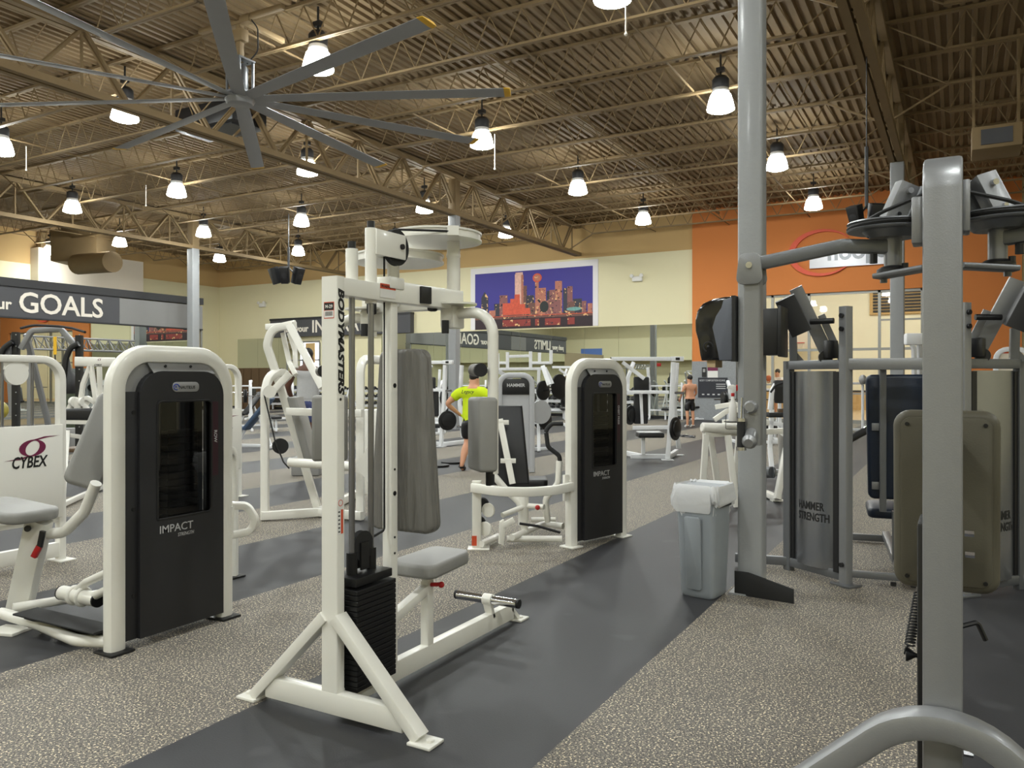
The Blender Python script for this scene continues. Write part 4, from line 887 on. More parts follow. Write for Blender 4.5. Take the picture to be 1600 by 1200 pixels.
# pulleys, pivots, arms
YP = 2.35
for s in (-1, 1):
    px_ = XC+s*.119; c = V((px_, YP, 1.955))
    mb = MB(); mb.lathe([(.02, -.03), (.055, -.03), (.075, -.012), (.112, -.012), (.115, -.008), (.104, 0), (.115, .008), (.112, .012), (.08, .014), (.02, .014)], c, (-.03*s, -.02, 1), 40); mb.obj('cam_pulley', 'silverd', T)
    mb = MB(); mb.sweep(circ(.006, 6), [c+V((.109*math.cos(k*math.pi/16), .109*math.sin(k*math.pi/16), 0)) for k in range(32)], closed=True); mb.tube([c+V((s*.109, 0, .0)), c+V((s*.02, -.115, .02)), V((XC+s*.045, 2.24, 2.01))], .005, .03, seg=6); mb.obj('cable', 'rubber', T)
    mb = MB(); mb.cyl((px_, YP, 1.845), (px_, YP, 1.95), .022); mb.obj('pivot_tube', 'silver', T)
    mb = MB(); mb.lathe([(.02, 1.83), (.04, 1.832), (.04, 1.842), (.028, 1.85), (.02, 1.852)], (px_, YP, 0)); mb.cyl((px_+.03, YP-.02, 1.84), (px_+.03, YP-.02, 1.855), .008, 6); mb.obj('flange', 'black', T)
    mb = MB(); mb.bar((px_-s*(-.035), YP-.03, 1.822), (XC+s*.035, 2.26, 1.83), .05, .014); mb.cyl((px_+s*.02, YP-.03, 1.805), (px_+s*.02, YP-.03, 1.83), .009, 8); mb.obj('link_bar', 'silverd', T)
    mb = MB(); o = c+V((s*-.012, .03, .065)); tilt = V((-s*.42, .1, 1)).normalized()
    mb.bar(o-tilt*.055, o+tilt*.055, .055, .05, FWD, .008); ob = mb.obj('stop_block', 'silver', T)
    mb = MB(); e = o+tilt*.03-FWD*.026+RIGHT*.0; mb.cyl(e, e-FWD*.016, .008, 8); mb.cyl(o-tilt*.035-FWD*.026, o-tilt*.035-FWD*.036, .006, 8); mb.obj('bolt', 'chrome', ob)
    mb = MB(); mb.bar(o-tilt*.055+V((-s*.04, .05, 0)), o+tilt*.05+V((-s*.04, .05, 0)), .03, .04, FWD, .006); mb.obj('stop_arm', 'silverd', ob)
    # arm reaching sideways
    A = [V((px_, YP, 1.902)), V((XC+s*.245, 2.33, 1.912)), V((XC+s*.455, 2.255, 1.868))]
    mb = MB(); mb.path(A, .034, .036, UP, .06, .005, 4); ar = mb.obj('swing_arm', 'silverd', T)
    mb = MB(); mb.cyl((XC+s*.165, 2.34, 1.93), (XC+s*.165, 2.34, 1.96), .018, 10); mb.cyl((XC+s*.165, 2.335, 1.86), (XC+s*.165, 2.335, 1.885), .01, 8); mb.obj('adjust_pin', 'black', ar)
    e = V((XC+s*.465, 2.25, 1.862))
    for dy in (-.028, .028):
        mb = MB(); mb.prism(pad_poly(.075, .055, .085, .018), e+V((0, dy, -.052)), (1, 0, 0), UP, .006, .001); mb.obj('yoke_plate', 'silver', ar)
    mb = MB(); mb.cyl(e+V((0, -.036, 0)), e+V((0, .036, 0)), .009, 10); mb.obj('yoke_bolt', 'chrome', ar)
    lz = 1.37
    mb = MB(); mb.sweep(rrect(.046, .046, .006), [e+V((-s*.004, 0, .0)), V((e.x-s*.004, e.y, lz))], (0, 1, 0)); lv = mb.obj('lever', 'silver', ar)
    for z in (1.475,):
        mb = MB(); mb.lathe([(.018, 0), (.018, .012), (.013, .018)], (e.x-s*.004, e.y-.023, z), (0, -1, 0), 14); mb.obj('bolt_head', 'silver', lv)
    mb = MB(); g0 = V((e.x-s*.032*-1*(-1), e.y-.05, 0)); gx = e.x+s*.022; mb.cyl((gx, e.y-.03, 1.365), (gx, e.y-.03, 1.435), .0115, 12); mb.obj('hand_grip', 'rubber', lv)
    mb = MB(); mb.cyl((gx, e.y-.03, 1.435), (gx, e.y-.03, 1.444), .0125, 12); mb.cyl((gx, e.y-.03, 1.356), (gx, e.y-.03, 1.365), .014, 12); mb.cyl((gx, e.y-.03, 1.44), (gx, e.y-.02, 1.50), .003, 6); mb.obj('grip_collar', 'chrome', lv)
    mb = MB(); mb.cyl((e.x-s*.004, e.y-.02, 1.405), (e.x-s*.006, e.y-.055, 1.385), .016, 12); mb.lathe([(.012, -.012), (.020, 0), (.020, .006), (.012, .016)], (e.x-s*.008, e.y-.06, 1.384), (0, -1, -.3), 14); mb.obj('pull_knob', 'silver', lv)
# ================================================================== TWIN-TOWER PRESS behind it
MO = V((-.39, 6.72, 0)); MR = math.radians(8)
T = thing('chest_press_machine', 'silver twin-tower chest press with navy pads behind the nearest grey machine', 'exercise machine', MO, MR)
inv = T.matrix_basis.inverted()
def LP(px, py, d): return inv @ P(px, py, d)
def mir(p, s): return V((p[0]*s, p[1], p[2]))
for s in (1, -1):
    o_, i_ = mir((-.81, .19, 0), s), mir((-.39, -.19, 0), s); wd = (i_-o_).normalized(); nm = V((wd.y, -wd.x, 0))*1
    if nm.y > 0: nm = -nm
    mb = MB(); mb.sweep(rrect(.06, .07, .006), [o_, o_+V((0, 0, 1.70))], wd); mb.obj('outer_post', 'silverd', T, False)
    mb = MB(); mb.sweep(rrect(.075, .07, .006), [i_, i_+V((0, 0, 2.10))], wd); mb.obj('inner_post', 'silver', T, False)
    mb = MB(); mb.box(i_+V((0, 0, .01)), (.18, .14, .02), math.atan2(wd.y, wd.x), .004); mb.obj('foot_plate', 'silverd', T, False)
    mb = MB(); mb.bar(o_+V((0, 0, 1.665)), i_+V((0, 0, 1.665)), .06, .07); mb.bar(o_+V((0, 0, .07)), i_+V((0, 0, .07)), .05, .07); mb.obj('tower_rail', 'silverd', T, False)
    m_ = (o_+i_)/2; L = (i_-o_).length; n = 14; f = []
    for k in range(n+1):
        a = -1+2*k/n; f.append(m_-wd*.015+wd*a*(L/2-.075)+nm*(.055*(1-a*a)))
    mb = MB(); A = [mb.bm.verts.new(p+V((0, 0, .09))) for p in f]; B = [mb.bm.verts.new(p+V((0, 0, 1.615))) for p in f]
    for k in range(n): mb.face([A[k], A[k+1], B[k+1], B[k]])
    mb.face(B+[mb.bm.verts.new(B[-1].co-nm*.06), mb.bm.verts.new(B[0].co-nm*.06)])
    M['brush'] = M.get('brush') or mat('brushed_metal_shroud', (158, 160, 164), .27, .9, .12, 2.5)
    sh = mb.obj('curved_shroud', 'brush', T, False)
    mb = MB(); mb.box(i_-wd*.062+nm*.012+V((0, 0, .85)), (.05, .05, 1.52), math.atan2(wd.y, wd.x)); mb.box(o_+wd*.05+nm*.0+V((0, 0, .85)), (.04, .03, 1.52), math.atan2(wd.y, wd.x)); mb.obj('shroud_edge', 'black', T, False)
    xd = wd if s > 0 else -wd; cen = m_+nm*.057-wd*.015
    for body, z in (('HAMMER', .535), ('STRENGTH', .45)):
        tx = text('lettering', body, cen-xd*.126+V((0, 0, z)), xd, UP, .088, 'ink', sh, .002, .0018, world=False, fit=.25 if body == 'HAMMER' else .29)
        for v in tx.data.vertices:                                  # wrap the letters round the curved metal
            rl = v.co-m_+wd*.015; a = rl.dot(wd)/(L/2-.075); v.co += nm*(.055*(1-a*a)-.057)
    mb = MB()
    for z in (2.03, 1.93): e = i_+nm*.036+V((0, 0, z)); mb.cyl(e, e+nm*.02, .018, 12)
    e = i_+nm*.036+V((0, 0, .16)); mb.cyl(e, e+nm*.02, .018, 12); mb.obj('bolt_head', 'black', T, False)
    mb = MB(); e0 = LP(1303, 501, 6.1); e1 = LP(1266, 503, 6.2); mb.cyl(mir(e0, s), mir(e1, s), .022, 12); mb.obj('stop_peg', 'black', T, False)
    mb = MB(); mb.bar(mir(LP(1243, 450, 6.3), s), mir(LP(1296, 560, 6.3), s), .10, .06, (0, 1, 0)); mb.obj('press_lever', 'silver', T, False)
    mb = MB(); mb.bar(mir(LP(1283, 492, 6.22), s), mir(LP(1318, 568, 6.22), s), .055, .02, (0, 1, 0)); mb.obj('link_plate', 'silver', T, False)
    mb = MB(); mb.bar(mir(LP(1226, 466, 6.12), s), mir(LP(1252, 520, 6.12), s), .15, .17, (0, 1, 0), .01); mb.obj('counterweight', 'charband', T, False)
    mb = MB(); mb.bar(mir(LP(1239, 520, 6.5), s), mir(LP(1240, 570, 6.5), s), .06, .06, (0, 1, 0)); mb.prism([(-.04, 0), (.10, 0), (.0, .12)], mir(LP(1240, 568, 6.5), s), (1, 0, 0), UP, .04); mb.obj('pivot_support', 'silverd', T, False)
    mb = MB()
    q = mir(LP(1290, 558, 6.2), s); mb.lathe([(.05, -.025), (.055, 0), (.05, .025)], q, (0, 1, 0), 16); q = mir(LP(1298, 546, 6.15), s); mb.box(q, (.09, .07, .14), .5*s, .01); mb.obj('cam_bearing', 'black', T, False)
    mb = MB(); mb.bar(o_+V((0, 0, .07)), o_+V((-.42*s, -.02, .07)), .05, .07); mb.obj('outrigger', 'silverd', T, False)
mb = MB(); mb.bar((-.39, -.19, 1.665), (.39, -.19, 1.665), .06, .085); mb.obj('cross_rail', 'silver', T, False)
mb = MB(); mb.bar((-.39, -.17, .09), (.39, -.17, .09), .05, .05); mb.bar((0, -.15, .09), (0, 1.6, .09), .06, .06); mb.bar((-.3, 1.6, .05), (.3, 1.6, .05), .06, .06); mb.obj('floor_frame', 'silverd', T, False)
for x in (-.33, .33):
    mb = MB(); mb.cyl((x*.2, -.2, .055), (x*.2, -.2, .03), .02, 10); mb.obj('leveling_foot', 'black', T, False)
mb = MB(); mb.prism(pad_poly(.42, .46, 1.0, .05), (0, .38, .59), (1, 0, 0), UP, .09, .025, 3); mb.obj('back_pad', 'vinyln', T, False)
mb = MB(); mb.bar((-.105, .31, .5), (-.105, .31, 1.66), .075, .05, (1, 0, 0)); mb.bar((-.105, -.16, 1.66), (-.105, .31, 1.66), .06, .06); mb.bar((0, .35, .1), (0, .35, .5), .07, .07, (0, 1, 0)); mb.obj('pad_post', 'silverd', T, False)
for z in (1.17, .70):
    mb = MB(); mb.box((-.15, .325, z), (.07, .02, .06), None, .003); mb.obj('pad_bracket', 'silver', T, False)
mb = MB(); mb.prism(rrect(.38, .40, .06), (-.02, .62, .47), (1, 0, 0), (0, 1, .06), .08, .025, 3); mb.obj('seat', 'vinyln', T, False)
mb = MB(); mb.cyl(LP(1328, 686, 7.4), LP(1352, 673, 7.5), .035, 12); gp = mb.obj('hand_grip', 'rubber', T, False)
mb = MB(); mb.cyl(LP(1352, 673, 7.5), LP(1356, 671, 7.5), .037, 12); mb.obj('end_cap', 'chrome', gp, False)
mb = MB(); mb.tube([LP(1300, 700, 7.3), LP(1328, 686, 7.4)], .03, 0); mb.obj('grip_arm', 'silverd', T, False)
# ================================================================== MACHINES FURTHER BACK
def quadbar(nm, m, par, segs, w, h=None, up=FWD, fr=0, r=.006):       # several welded members of one frame part
    mb = MB()
    for sg in segs: mb.path(sg, w, h or w, up, fr, r)
    return mb.obj(nm, m, par)
def swoosh(o, x, y, s, par):                                           # maroon emblem: two crescents with long tails
    mb = MB(); x, y = V(x)*1.25, V(y); pt = lambda a, b: mb.bm.verts.new(V(o)+x*a*s+y*b*s)
    for sg in (1, -1):
        A = [(-.52*math.sin(k*math.pi/12)+.02, .40*math.cos(k*math.pi/12)) for k in range(13)]; B = [(-.27*math.sin(k*math.pi/12)+.02+.05*math.cos(k*math.pi/12), .345*math.cos(k*math.pi/12)) for k in range(13)]
        for k in range(12): mb.face([pt(sg*p_[0], sg*p_[1]) for p_ in (A[k], A[k+1], B[k+1], B[k])])
        mb.face([pt(sg*p_[0], sg*p_[1]) for p_ in ((.02, .40), (.07, .34), (.5, .46), (1.0, .53), (.4, .52))])
    return mb.obj('emblem', 'maroon', par, smooth=False)
def cybex_stack(off, label):
    X, y1, y0 = -6.74, 4.10, 3.20; T = thing('weight_stack_machine', label, 'exercise machine', (X, 3.65, 0))
    mb = MB(); mb.path([(X, y0, .012), (X, y0, 1.72), (X, y1, 1.72), (X, y1, .012)], .06, .085, (1, 0, 0), .17, .014, 8); mb.obj('tower_frame', 'cream', T)
    mb = MB(); mb.bar((X, y0, .1), (X, y1, .1), .06, .12); mb.bar((X, y0, .36), (X, y1, .36), .05, .05); mb.obj('floor_rail', 'cream', T)
    for y in (y0, y1):
        mb = MB(); mb.box((X+.02, y, .007), (.2, .14, .014), None, .003); mb.obj('foot_plate', 'cream', T)
    mb = MB(); mb.span((X+.045, y0-.02, .38), (X+.062, y1-.015, 1.168), .004); pn = mb.obj('cover_panel', 'cream', T)
    text('lettering', 'CYBEX', (X+.0635, PX(17, 722, X+.06).y, PX(17, 733, X+.06).z), (0, 1, 0), UP, .13, 'ink', pn, .0008, .003, 1, .2, fit=PX(73, 722, X+.06).y-PX(17, 722, X+.06).y)
    swoosh(PX(51, 700, X+.064), (0, 1, 0), (0, .12, 1), .175, pn)
    for y in (3.86, 3.62):
        mb = MB(); mb.cyl((X, y, .4), (X, y, 1.7), .0125, 10); mb.obj('guide_rod', 'steel', T)
    mb = MB(); mb.lathe([(.02, -.02), (.095, -.02), (.095, .02), (.02, .02)], (X+.01, 3.72, 1.6), (1, 0, 0), 24); mb.box((X, 3.72, 1.68), (.04, .2, .1)); mb.obj('pulley_cover', 'cream', T)
    for i in range(14):
        mb = MB(); mb.box((X-.02, 3.74, .44+.04*i), (.06, .3, .036), None, .003, 1); mb.obj('weight_plate', 'iron', T)
    return T
t = cybex_stack(0, 'cream weight stack machine with maroon emblem panel at the left edge')
c = copy_tree(t); c.location = (-6.74-1.63, 3.65+3.4, 0); c['label'] = 'cream weight stack machine half hidden behind the front row machine'
# ---- white lever press behind the fly machine
d = 8.85; T = thing('shoulder_press_machine', 'cream lever press machine with slanted post and grey pads behind the fly machine', 'exercise machine', FL(414, 812))
p = lambda x, y, dd=0: P(x, y, d+dd)
quadbar('upright', 'cream', T, [[FL(414, 812, .01), p(414, 612), p(420, 588, .05), p(440, 580, .15), p(452, 592, .2)]], .085, .085, RIGHT, .18, .016)
quadbar('slanted_post', 'cream', T, [[p(498, 800, .3), p(437, 600, .15), p(417, 540, .1), p(424, 514, .1), p(462, 506, .1)]], .085, .075, FWD, .15, .014)
quadbar('lever_arm', 'cream', T, [[p(452, 508, -.1), p(504, 606, -.35)]], .075, .07, FWD)
quadbar('link_arm', 'cream', T, [[p(442, 520, .2), p(452, 566, .2), p(462, 586, .1)]], .05, .05, FWD, .08)
quadbar('link_arm', 'cream', T, [[p(452, 520, .45), p(461, 548, .45), p(462, 575, .4)]], .05, .05, FWD, .08)
quadbar('cross_bar', 'cream', T, [[p(418, 511, .45), p(460, 508, .05)]], .06, .07, UP)
quadbar('lever_block', 'cream', T, [[p(428, 610, .05), p(453, 584, .05)]], .075, .07, FWD)
mb = MB(); mb.lathe([(.02, -.02), (.07, -.02), (.07, .02), (.02, .02)], p(421, 612, -.08), -FWD+RIGHT*.5, 20); mb.obj('pulley_cover', 'cream', T)
mb = MB(); mb.lathe([(.02, -.025), (.085, -.025), (.07, 0), (.085, .025), (.02, .025)], p(438, 697, -.05), -FWD+RIGHT*.5, 20); mb.obj('pulley', 'rubber', T)
quadbar('drive_belt', 'rubber', T, [[p(413, 617, -.1), p(430, 690, -.1), p(443, 722, -.1), p(452, 732, -.1)]], .012, .03, FWD)
mb = MB(); mb.prism([(0, 0), (.1, 0), (.13, .74), (.02, .74)], p(480, 717, .3), RIGHT, UP-RIGHT*.30, .34, .03, 3); mb.obj('back_pad', 'vinyl', T)
quadbar('hip_bar', 'cream', T, [[p(449, 643, -.05), p(566, 646, -.2)]], .075, .08, UP)
mb = MB(); mb.cyl(p(452, 722, -.1), p(552, 729, -.3), .05, 14); mb.obj('roller_tube', 'cream', T)
quadbar('floor_beam', 'cream', T, [[FL(408, 806, .06), FL(498, 800, .06), FL(566, 806, .06)], [FL(498, 800, .06), FL(560, 770, .06)]], .07, .09, UP)
g0, g1 = FL(563, 810), FL(652, 778)
quadbar('stack_frame', 'cream', T, [[g0, V((g0.x, g0.y, 1.78)), V((g1.x, g1.y, 1.78)), g1]], .09, .085, FWD, .16, .015)
mb = MB(); mb.prism([(0, 0), (.13, .22), (.13, -.18)], P(557, 728, 8.55), RIGHT, UP, .03); mb.obj('gusset', 'cream', T)
mb = MB(); c = g0.lerp(g1, .3); mb.box((c.x, c.y, .7), (.3, .25, 1.0), 0, .02); mb.obj('stack_cover', 'cream', T)
# ---- plate loaded seated presses (two of the same kind)
def plate_press(loc, label):
    T = thing('plate_loaded_press', label, 'exercise machine', loc, TH, 'white plate loaded presses'); k = .01232
    q = lambda x, y, dd=0: V(((x-1043)*k, dd, (719-y)*k))
    def qb(nm, m, segs, w, h=None, up=(0, 1, 0), fr=0):
        mb = MB()
        for sg in segs: mb.path(sg, w, h or w, up, fr)
        return mb.obj(nm, m, T, False)
    qb('top_beam', 'bwhite', [[q(955, 561), q(1047, 561)]], .07, .075, UP); mb = MB(); mb.box(q(1058, 561), (.24, .1, .09), None, .006); tb = mb.obj('top_block', 'bwhite', T, False)
    mb = MB(); mb.box(q(1058, 561)+V((0, -.052, 0)), (.08, .004, .05)); mb.box(q(955, 561)-V((.0, 0, 0)), (.02, .06, .066)); mb.obj('dark_label', 'black', tb, False)
    qb('front_post', 'bwhite', [[q(1052, 566), q(1049, 640), q(1043, 717)]], .085, .08, (1, 0, 0), .3); qb('rear_post', 'bwhite', [[q(1066, 566, .5), q(1062, 640, .5), q(1069, 704, .5)]], .08, .08, (1, 0, 0), .3)
    qb('base_bar', 'bwhite', [[q(1043, 715, .0), q(1072, 712, .9)], [q(990, 716, .35), q(1050, 716, .35)], [q(975, 712, .9), q(1010, 716, .35)]], .08, .09, UP)
    for a in (q(1043, 719, 0), q(1076, 719, .95)): mb = MB(); mb.box(a+V((0, 0, .008)), (.22, .14, .016)); mb.obj('foot_plate', 'bwhite', T, False)
    qb('back_rail', 'bwhite', [[q(984, 613, .3), q(1046, 613, .05)]], .06, .065, UP); qb('back_upright', 'bwhite', [[q(1006, 616, .35), q(1008, 664, .35)], [q(1019, 574, .5), q(1021, 612, .4)]], .055, .055, (1, 0, 0))
    mb = MB(); mb.box(q(1006, 600, .3), (.30, .08, .28), None, .03, 3); mb.box(q(1007, 640, .45), (.28, .08, .6), None, .03, 3); mb.obj('back_pad', 'vinylb', T, False)
    qb('press_arm', 'bwhite', [[q(975, 566, .2), q(1008, 592, .1)], [q(997, 566, .6), q(986, 590, .4), q(984, 612, .3)]], .07, .06, (0, 1, 0), .1); qb('low_rail', 'bwhite', [[q(990, 669, .1), q(1044, 668, .05)]], .06, .075, UP)
    mb = MB(); mb.box(q(1019, 681, .25), (.5, .4, .09), None, .025, 3); mb.obj('seat', 'vinylb', T, False); mb = MB(); mb.box(q(1018, 676.5, .25), (.46, .36, .02), None, .01); mb.obj('seat_cover', 'bwhite', T, False)
    qb('seat_post', 'bwhite', [[q(1009, 684, .3), q(1009, 712, .3)]], .07, .07, (1, 0, 0))
    for dx, (x, y, r) in enumerate(((1058, 670, .225), (991, 650, .19))):
        mb = MB(); z = q(x, y, .0 if dx == 0 else .3); mb.lathe([(.03, -.06), (r*.95, -.06), (r, -.05), (r, -.02), (r*.72, -.01), (r*.70, .01), (r*.5, .02), (.03, .03)], z, (1, -.75, 0), 24); mb.obj('weight_disc', 'iron', T, False)
    mb = MB(); mb.cyl(q(1066, 682, .3), q(1088, 683, .1), .028, 10); mb.cyl(q(1052, 614, 0), q(1068, 614, -.1), .025, 10); mb.obj('weight_peg', 'chrome', T, False)
    return T
pp = plate_press(FL(1043, 719), 'white plate loaded press with black discs right of the middle grey-shrouded machine')
c = copy_tree(pp); c.location = FL(689, 698); c.rotation_euler = (0, 0, TH-.4); c.matrix_basis = Matrix.Translation(FL(689, 698)) @ Matrix.Rotation(TH-.4, 4, 'Z'); c['label'] = 'white plate loaded press seen beside the fly machine back pad'
c2 = copy_tree(pp); c2.location = FL(915, 668); c2['label'] = 'distant white plate loaded press behind the middle machine'
# ---- grey tower machine and white weight rack left of the middle tower
d = 13.4; T = thing('grey_tower_machine', 'light grey tower machine with a black name panel beside the white press frames', 'exercise machine', FL(806, 738), TH)
mb = MB(); w_ = .27; mb.path([(-w_, 0, .01), (-w_, 0, 1.62), (w_, 0, 1.62), (w_, 0, .01)], .09, .14, (0, 1, 0), .16, .02, 7); mb.obj('tower_frame', 'silverl', T, False)
mb = MB(); mb.span((-w_+.02, -.02, .05), (w_-.02, .03, 1.30)); mb.obj('lower_panel', 'silverl', T, False); mb = MB(); mb.span((-w_+.03, -.05, 1.30), (w_-.03, .03, 1.56), .01); np_ = mb.obj('name_panel', 'black', T, False)
text('lettering', 'HAMMER', (-.15, -.053, 1.43), (1, 0, 0), UP, .075, 'greyink', np_, .001, .002, world=False, fit=.30)
mb = MB(); mb.lathe([(.02, -.02), (.2, -.02), (.2, .02), (.02, .02)], (.42, .15, 1.0), (.6, -1, 0), 24); mb.obj('side_disc', 'silverl', T, False)
d = 17.3; T = thing('plate_loaded_row', 'white plate loaded frame with raised posts and black discs left of the middle tower', 'exercise machine', FL(842, 704))
p = lambda x, y, dd=0: P(x, y, d+dd)
quadbar('top_frame', 'bwhite', T, [[p(778, 552), p(778, 578)], [p(793, 550), p(793, 577)], [p(829, 549), p(829, 578)], [p(861, 547), p(861, 568)], [p(843, 551, .4), p(843, 566, .4)]], .07, .07, RIGHT)
quadbar('cross_rail', 'bwhite', T, [[p(795, 557), p(829, 556)], [p(830, 567), p(862, 567)], [p(772, 577), p(850, 576)], [p(772, 567), p(792, 567)]], .055, .06, UP)
quadbar('post', 'bwhite', T, [[p(842, 578), p(841, 640), FL(842, 705, .02)]], .07, .07, RIGHT, .2)
quadbar('swing_lever', 'bwhite', T, [[p(848, 572, -.2), p(858, 602, -.4)], [p(851, 575, .5), p(863, 600, .4)], [p(778, 580, .2), p(800, 592, .3)]], .09, .06, FWD)
quadbar('seat_frame', 'bwhite', T, [[p(812, 611), p(842, 610)], [p(821, 612), p(830, 702)], [p(812, 662, -.3), p(842, 660)], [FL(800, 704, .05), FL(862, 700, .05)]], .055, .06, UP)
mb = MB(); mb.box(p(824, 597, .1), (.28, .09, .25), TH, .04, 3); mb.box(p(830, 640, .4), (.2, .09, .75), TH, .03); mb.obj('back_pad', 'vinylb', T)
for x, y, r, dd in ((850, 610, .21, -.3), (875, 604, .28, .6), (853, 657, .2, -.2), (846, 657, .2, .2)):
    mb = MB(); mb.lathe([(.03, -.05), (r*.95, -.05), (r, -.04), (r, 0), (r*.7, .01), (.03, .03)], p(x, y, dd), RIGHT-FWD*.9, 22); mb.obj('weight_disc', 'iron', T)
mb = MB(); mb.cyl(p(850, 610, -.35), p(860, 608, -.6), .025, 10); mb.obj('weight_peg', 'chrome', T)
# ---- cream roller machine with spray bottle behind the bin
d = 9.7; T = thing('roller_machine', 'cream roller-topped machine on angled legs behind the waste bin', 'exercise machine', FL(1122, 800))
p = lambda x, y, dd=0: P(x, y, d+dd)
mb = MB(); a, b = p(1096, 668), p(1185, 671, .1); mb.sweep(circ(.062, 18), [a, a.lerp(b, .02), b.lerp(a, .02), b], UP, scale=[.8, 1, 1, .8]); mb.obj('roller', 'cream', T)
for x0, y0, x1, dd in ((1103, 679, 1096, 0), (1110, 679, 1124, .3), (1137, 680, 1151, 0), (1155, 680, 1146, .3)):
    e = FL(x1, 792-dd*40, .01); quadbar('leg', 'cream', T, [[p(x0, y0, dd), e]], .07, .06, FWD)
quadbar('top_rail', 'cream', T, [[p(1100, 679), p(1230, 673, .5)], [p(1130, 660, .2), p(1200, 660, .3)]], .07, .07, UP)
quadbar('upper_lever', 'cream', T, [[p(1118, 636, .6), p(1148, 631, .5), p(1185, 648, .5)], [p(1116, 656, .5), p(1136, 642, .5), p(1160, 640, .5)]], .06, .06, FWD, .06)
quadbar('side_leg', 'cream', T, [[p(1229, 700, .5), FL(1214, 780, .05)], [FL(1195, 770, .05), FL(1216, 779, .05)], [p(1222, 676, .6), FL(1222, 735, .05)]], .07, .09, FWD)
mb = MB(); mb.box(FL(1215, 783)+V((0, 0, .008)), (.16, .12, .016), TH); mb.obj('foot_plate', 'cream', T)
mb = MB(); mb.cyl(p(1185, 738, .2), p(1207, 738, 0), .07, 16); mb.cyl(p(1207, 738, 0), p(1208.5, 738, 0), .071, 16); mb.obj('foam_roller', 'silverd', T)
mb = MB(); mb.box(p(1148, 659, -.12), (.22, .16, .012), TH); q = p(1139, 672, -.2)
mb.tube([p(1134, 648, -.22), p(1134, 670, -.22), p(1154, 671, -.22), p(1154, 648, -.22)], .004, .01, seg=6); mb.obj('bottle_holder', 'black', T)
q = p(1145, 659.2, -.12)+V((0, 0, .006)); T = thing('spray_bottle', 'white spray bottle with red collar standing on the cream roller machine', 'bottle', q)
mb = MB(); mb.lathe([(.040, 0), (.045, .01), (.045, .15), (.04, .2), (.018, .27), (.015, .30)], q, seg=20); mb.obj('bottle_body', 'paper', T)
mb = MB(); mb.lathe([(.018, .30), (.021, .305), (.021, .335), (.018, .34)], q, seg=16); mb.obj('collar', 'red', T)
mb = MB(); mb.prism([(-.07, .395), (-.055, .43), (.0, .44), (.035, .425), (.035, .36), (.012, .34), (-.015, .34), (-.015, .385)], q, RIGHT, UP, .03, .005); mb.obj('spray_head', 'paper', T)
mb = MB(); mb.prism([(.035, .43), (.055, .44), (.06, .37), (.04, .36)], q, RIGHT, UP, .03, .004); mb.obj('trigger', 'red', T)
# ---- white recumbent bike seen past the column
d = 13.2; T = thing('exercise_bike', 'white exercise bike with dark console between the column and the silver tower', 'exercise bike', FL(1216, 739))
p = lambda x, y, dd=0: P(x, y, d+dd)
quadbar('frame', 'bwhite', T, [[p(1203, 640), p(1206, 612), p(1212, 600)], [p(1206, 640), p(1203, 700), FL(1206, 735, .06)], [p(1200, 660), p(1224, 664)], [p(1222, 664), p(1222, 725)], [FL(1196, 738, .05), FL(1228, 736, .05)], [p(1204, 690), p(1226, 690)]], .07, .06, FWD, .05)
mb = MB(); mb.prism(pad_poly(.24, .28, .38, .03), p(1222, 630), RIGHT, UP, .08, .01); con = mb.obj('console', 'charband', T); mb = MB(); mb.box(p(1222, 615, -.05), (.2, .01, .22), TH); mb.obj('screen', 'ink', con)
mb = MB(); mb.tube(tp([(1204, 613, d-.2), (1212, 602, d-.25), (1224, 598, d-.2)]), .018, .05); mb.box(p(1216, 648, .1), (.4, .3, .08), TH, .02); mb.obj('handlebar', 'rubber', T)
mb = MB(); mb.box(p(1224, 643, .1), (.18, .1, .1), TH, .01); mb.obj('bottle_tray', 'cab', T)
# ---- white ladder frame past the silver tower
d = 23; T = thing('stretching_frame', 'white upright frame with a grey top roller seen between the silver towers', 'exercise machine', FL(1348, 676))
p = lambda x, y, dd=0: P(x, y, d+dd)
quadbar('frame', 'bwhite', T, [[p(1330, 598), FL(1330, 675, .02)], [p(1348, 598), FL(1348, 676, .02)], [p(1365, 598), FL(1365, 676, .02)], [p(1328, 599), p(1367, 599)], [p(1328, 671), p(1367, 672)]], .06, .06, FWD)
mb = MB(); mb.ball(p(1348, 593, -.2), .11, (1, 1, 1.25)); mb.obj('top_roller', 'sheet', T)
T = thing('treadmill', 'white treadmill console half hidden behind the right-hand silver tower', 'treadmill', FL(1428, 690))
d = 20; quadbar('upright', 'bwhite', T, [[p(1421, 530, -3), p(1428, 545, -3), FL(1430, 690, .1)], [p(1436, 536, -3), FL(1440, 690, .1)]], .07, .1, FWD); mb = MB(); mb.box(p(1432, 530, -3), (.5, .15, .25), TH, .04); mb.obj('console', 'bwhite', T); mb = MB(); mb.box(FL(1438, 688)+V((0, .6, .1)), (.8, 1.7, .2), 0, .03); mb.obj('running_deck', 'charband', T)
T = thing('treadmill', 'white machine shoulder seen low beyond the right-hand silver tower', 'treadmill', FL(1558, 690))
mb = MB(); c = FL(1556, 690); mb.path([c, V((c.x, c.y, 2.3)), V((c.x+.7, c.y, 2.3)), V((c.x+.7, c.y, 0))], .12, .1, (0, 1, 0), .25, .02); mb.obj('frame', 'bwhite', T); mb = MB(); mb.span((c.x+.05, c.y-.02, .1), (c.x+.65, c.y+.1, 2.2)); mb.obj('panel', 'wallw', T)
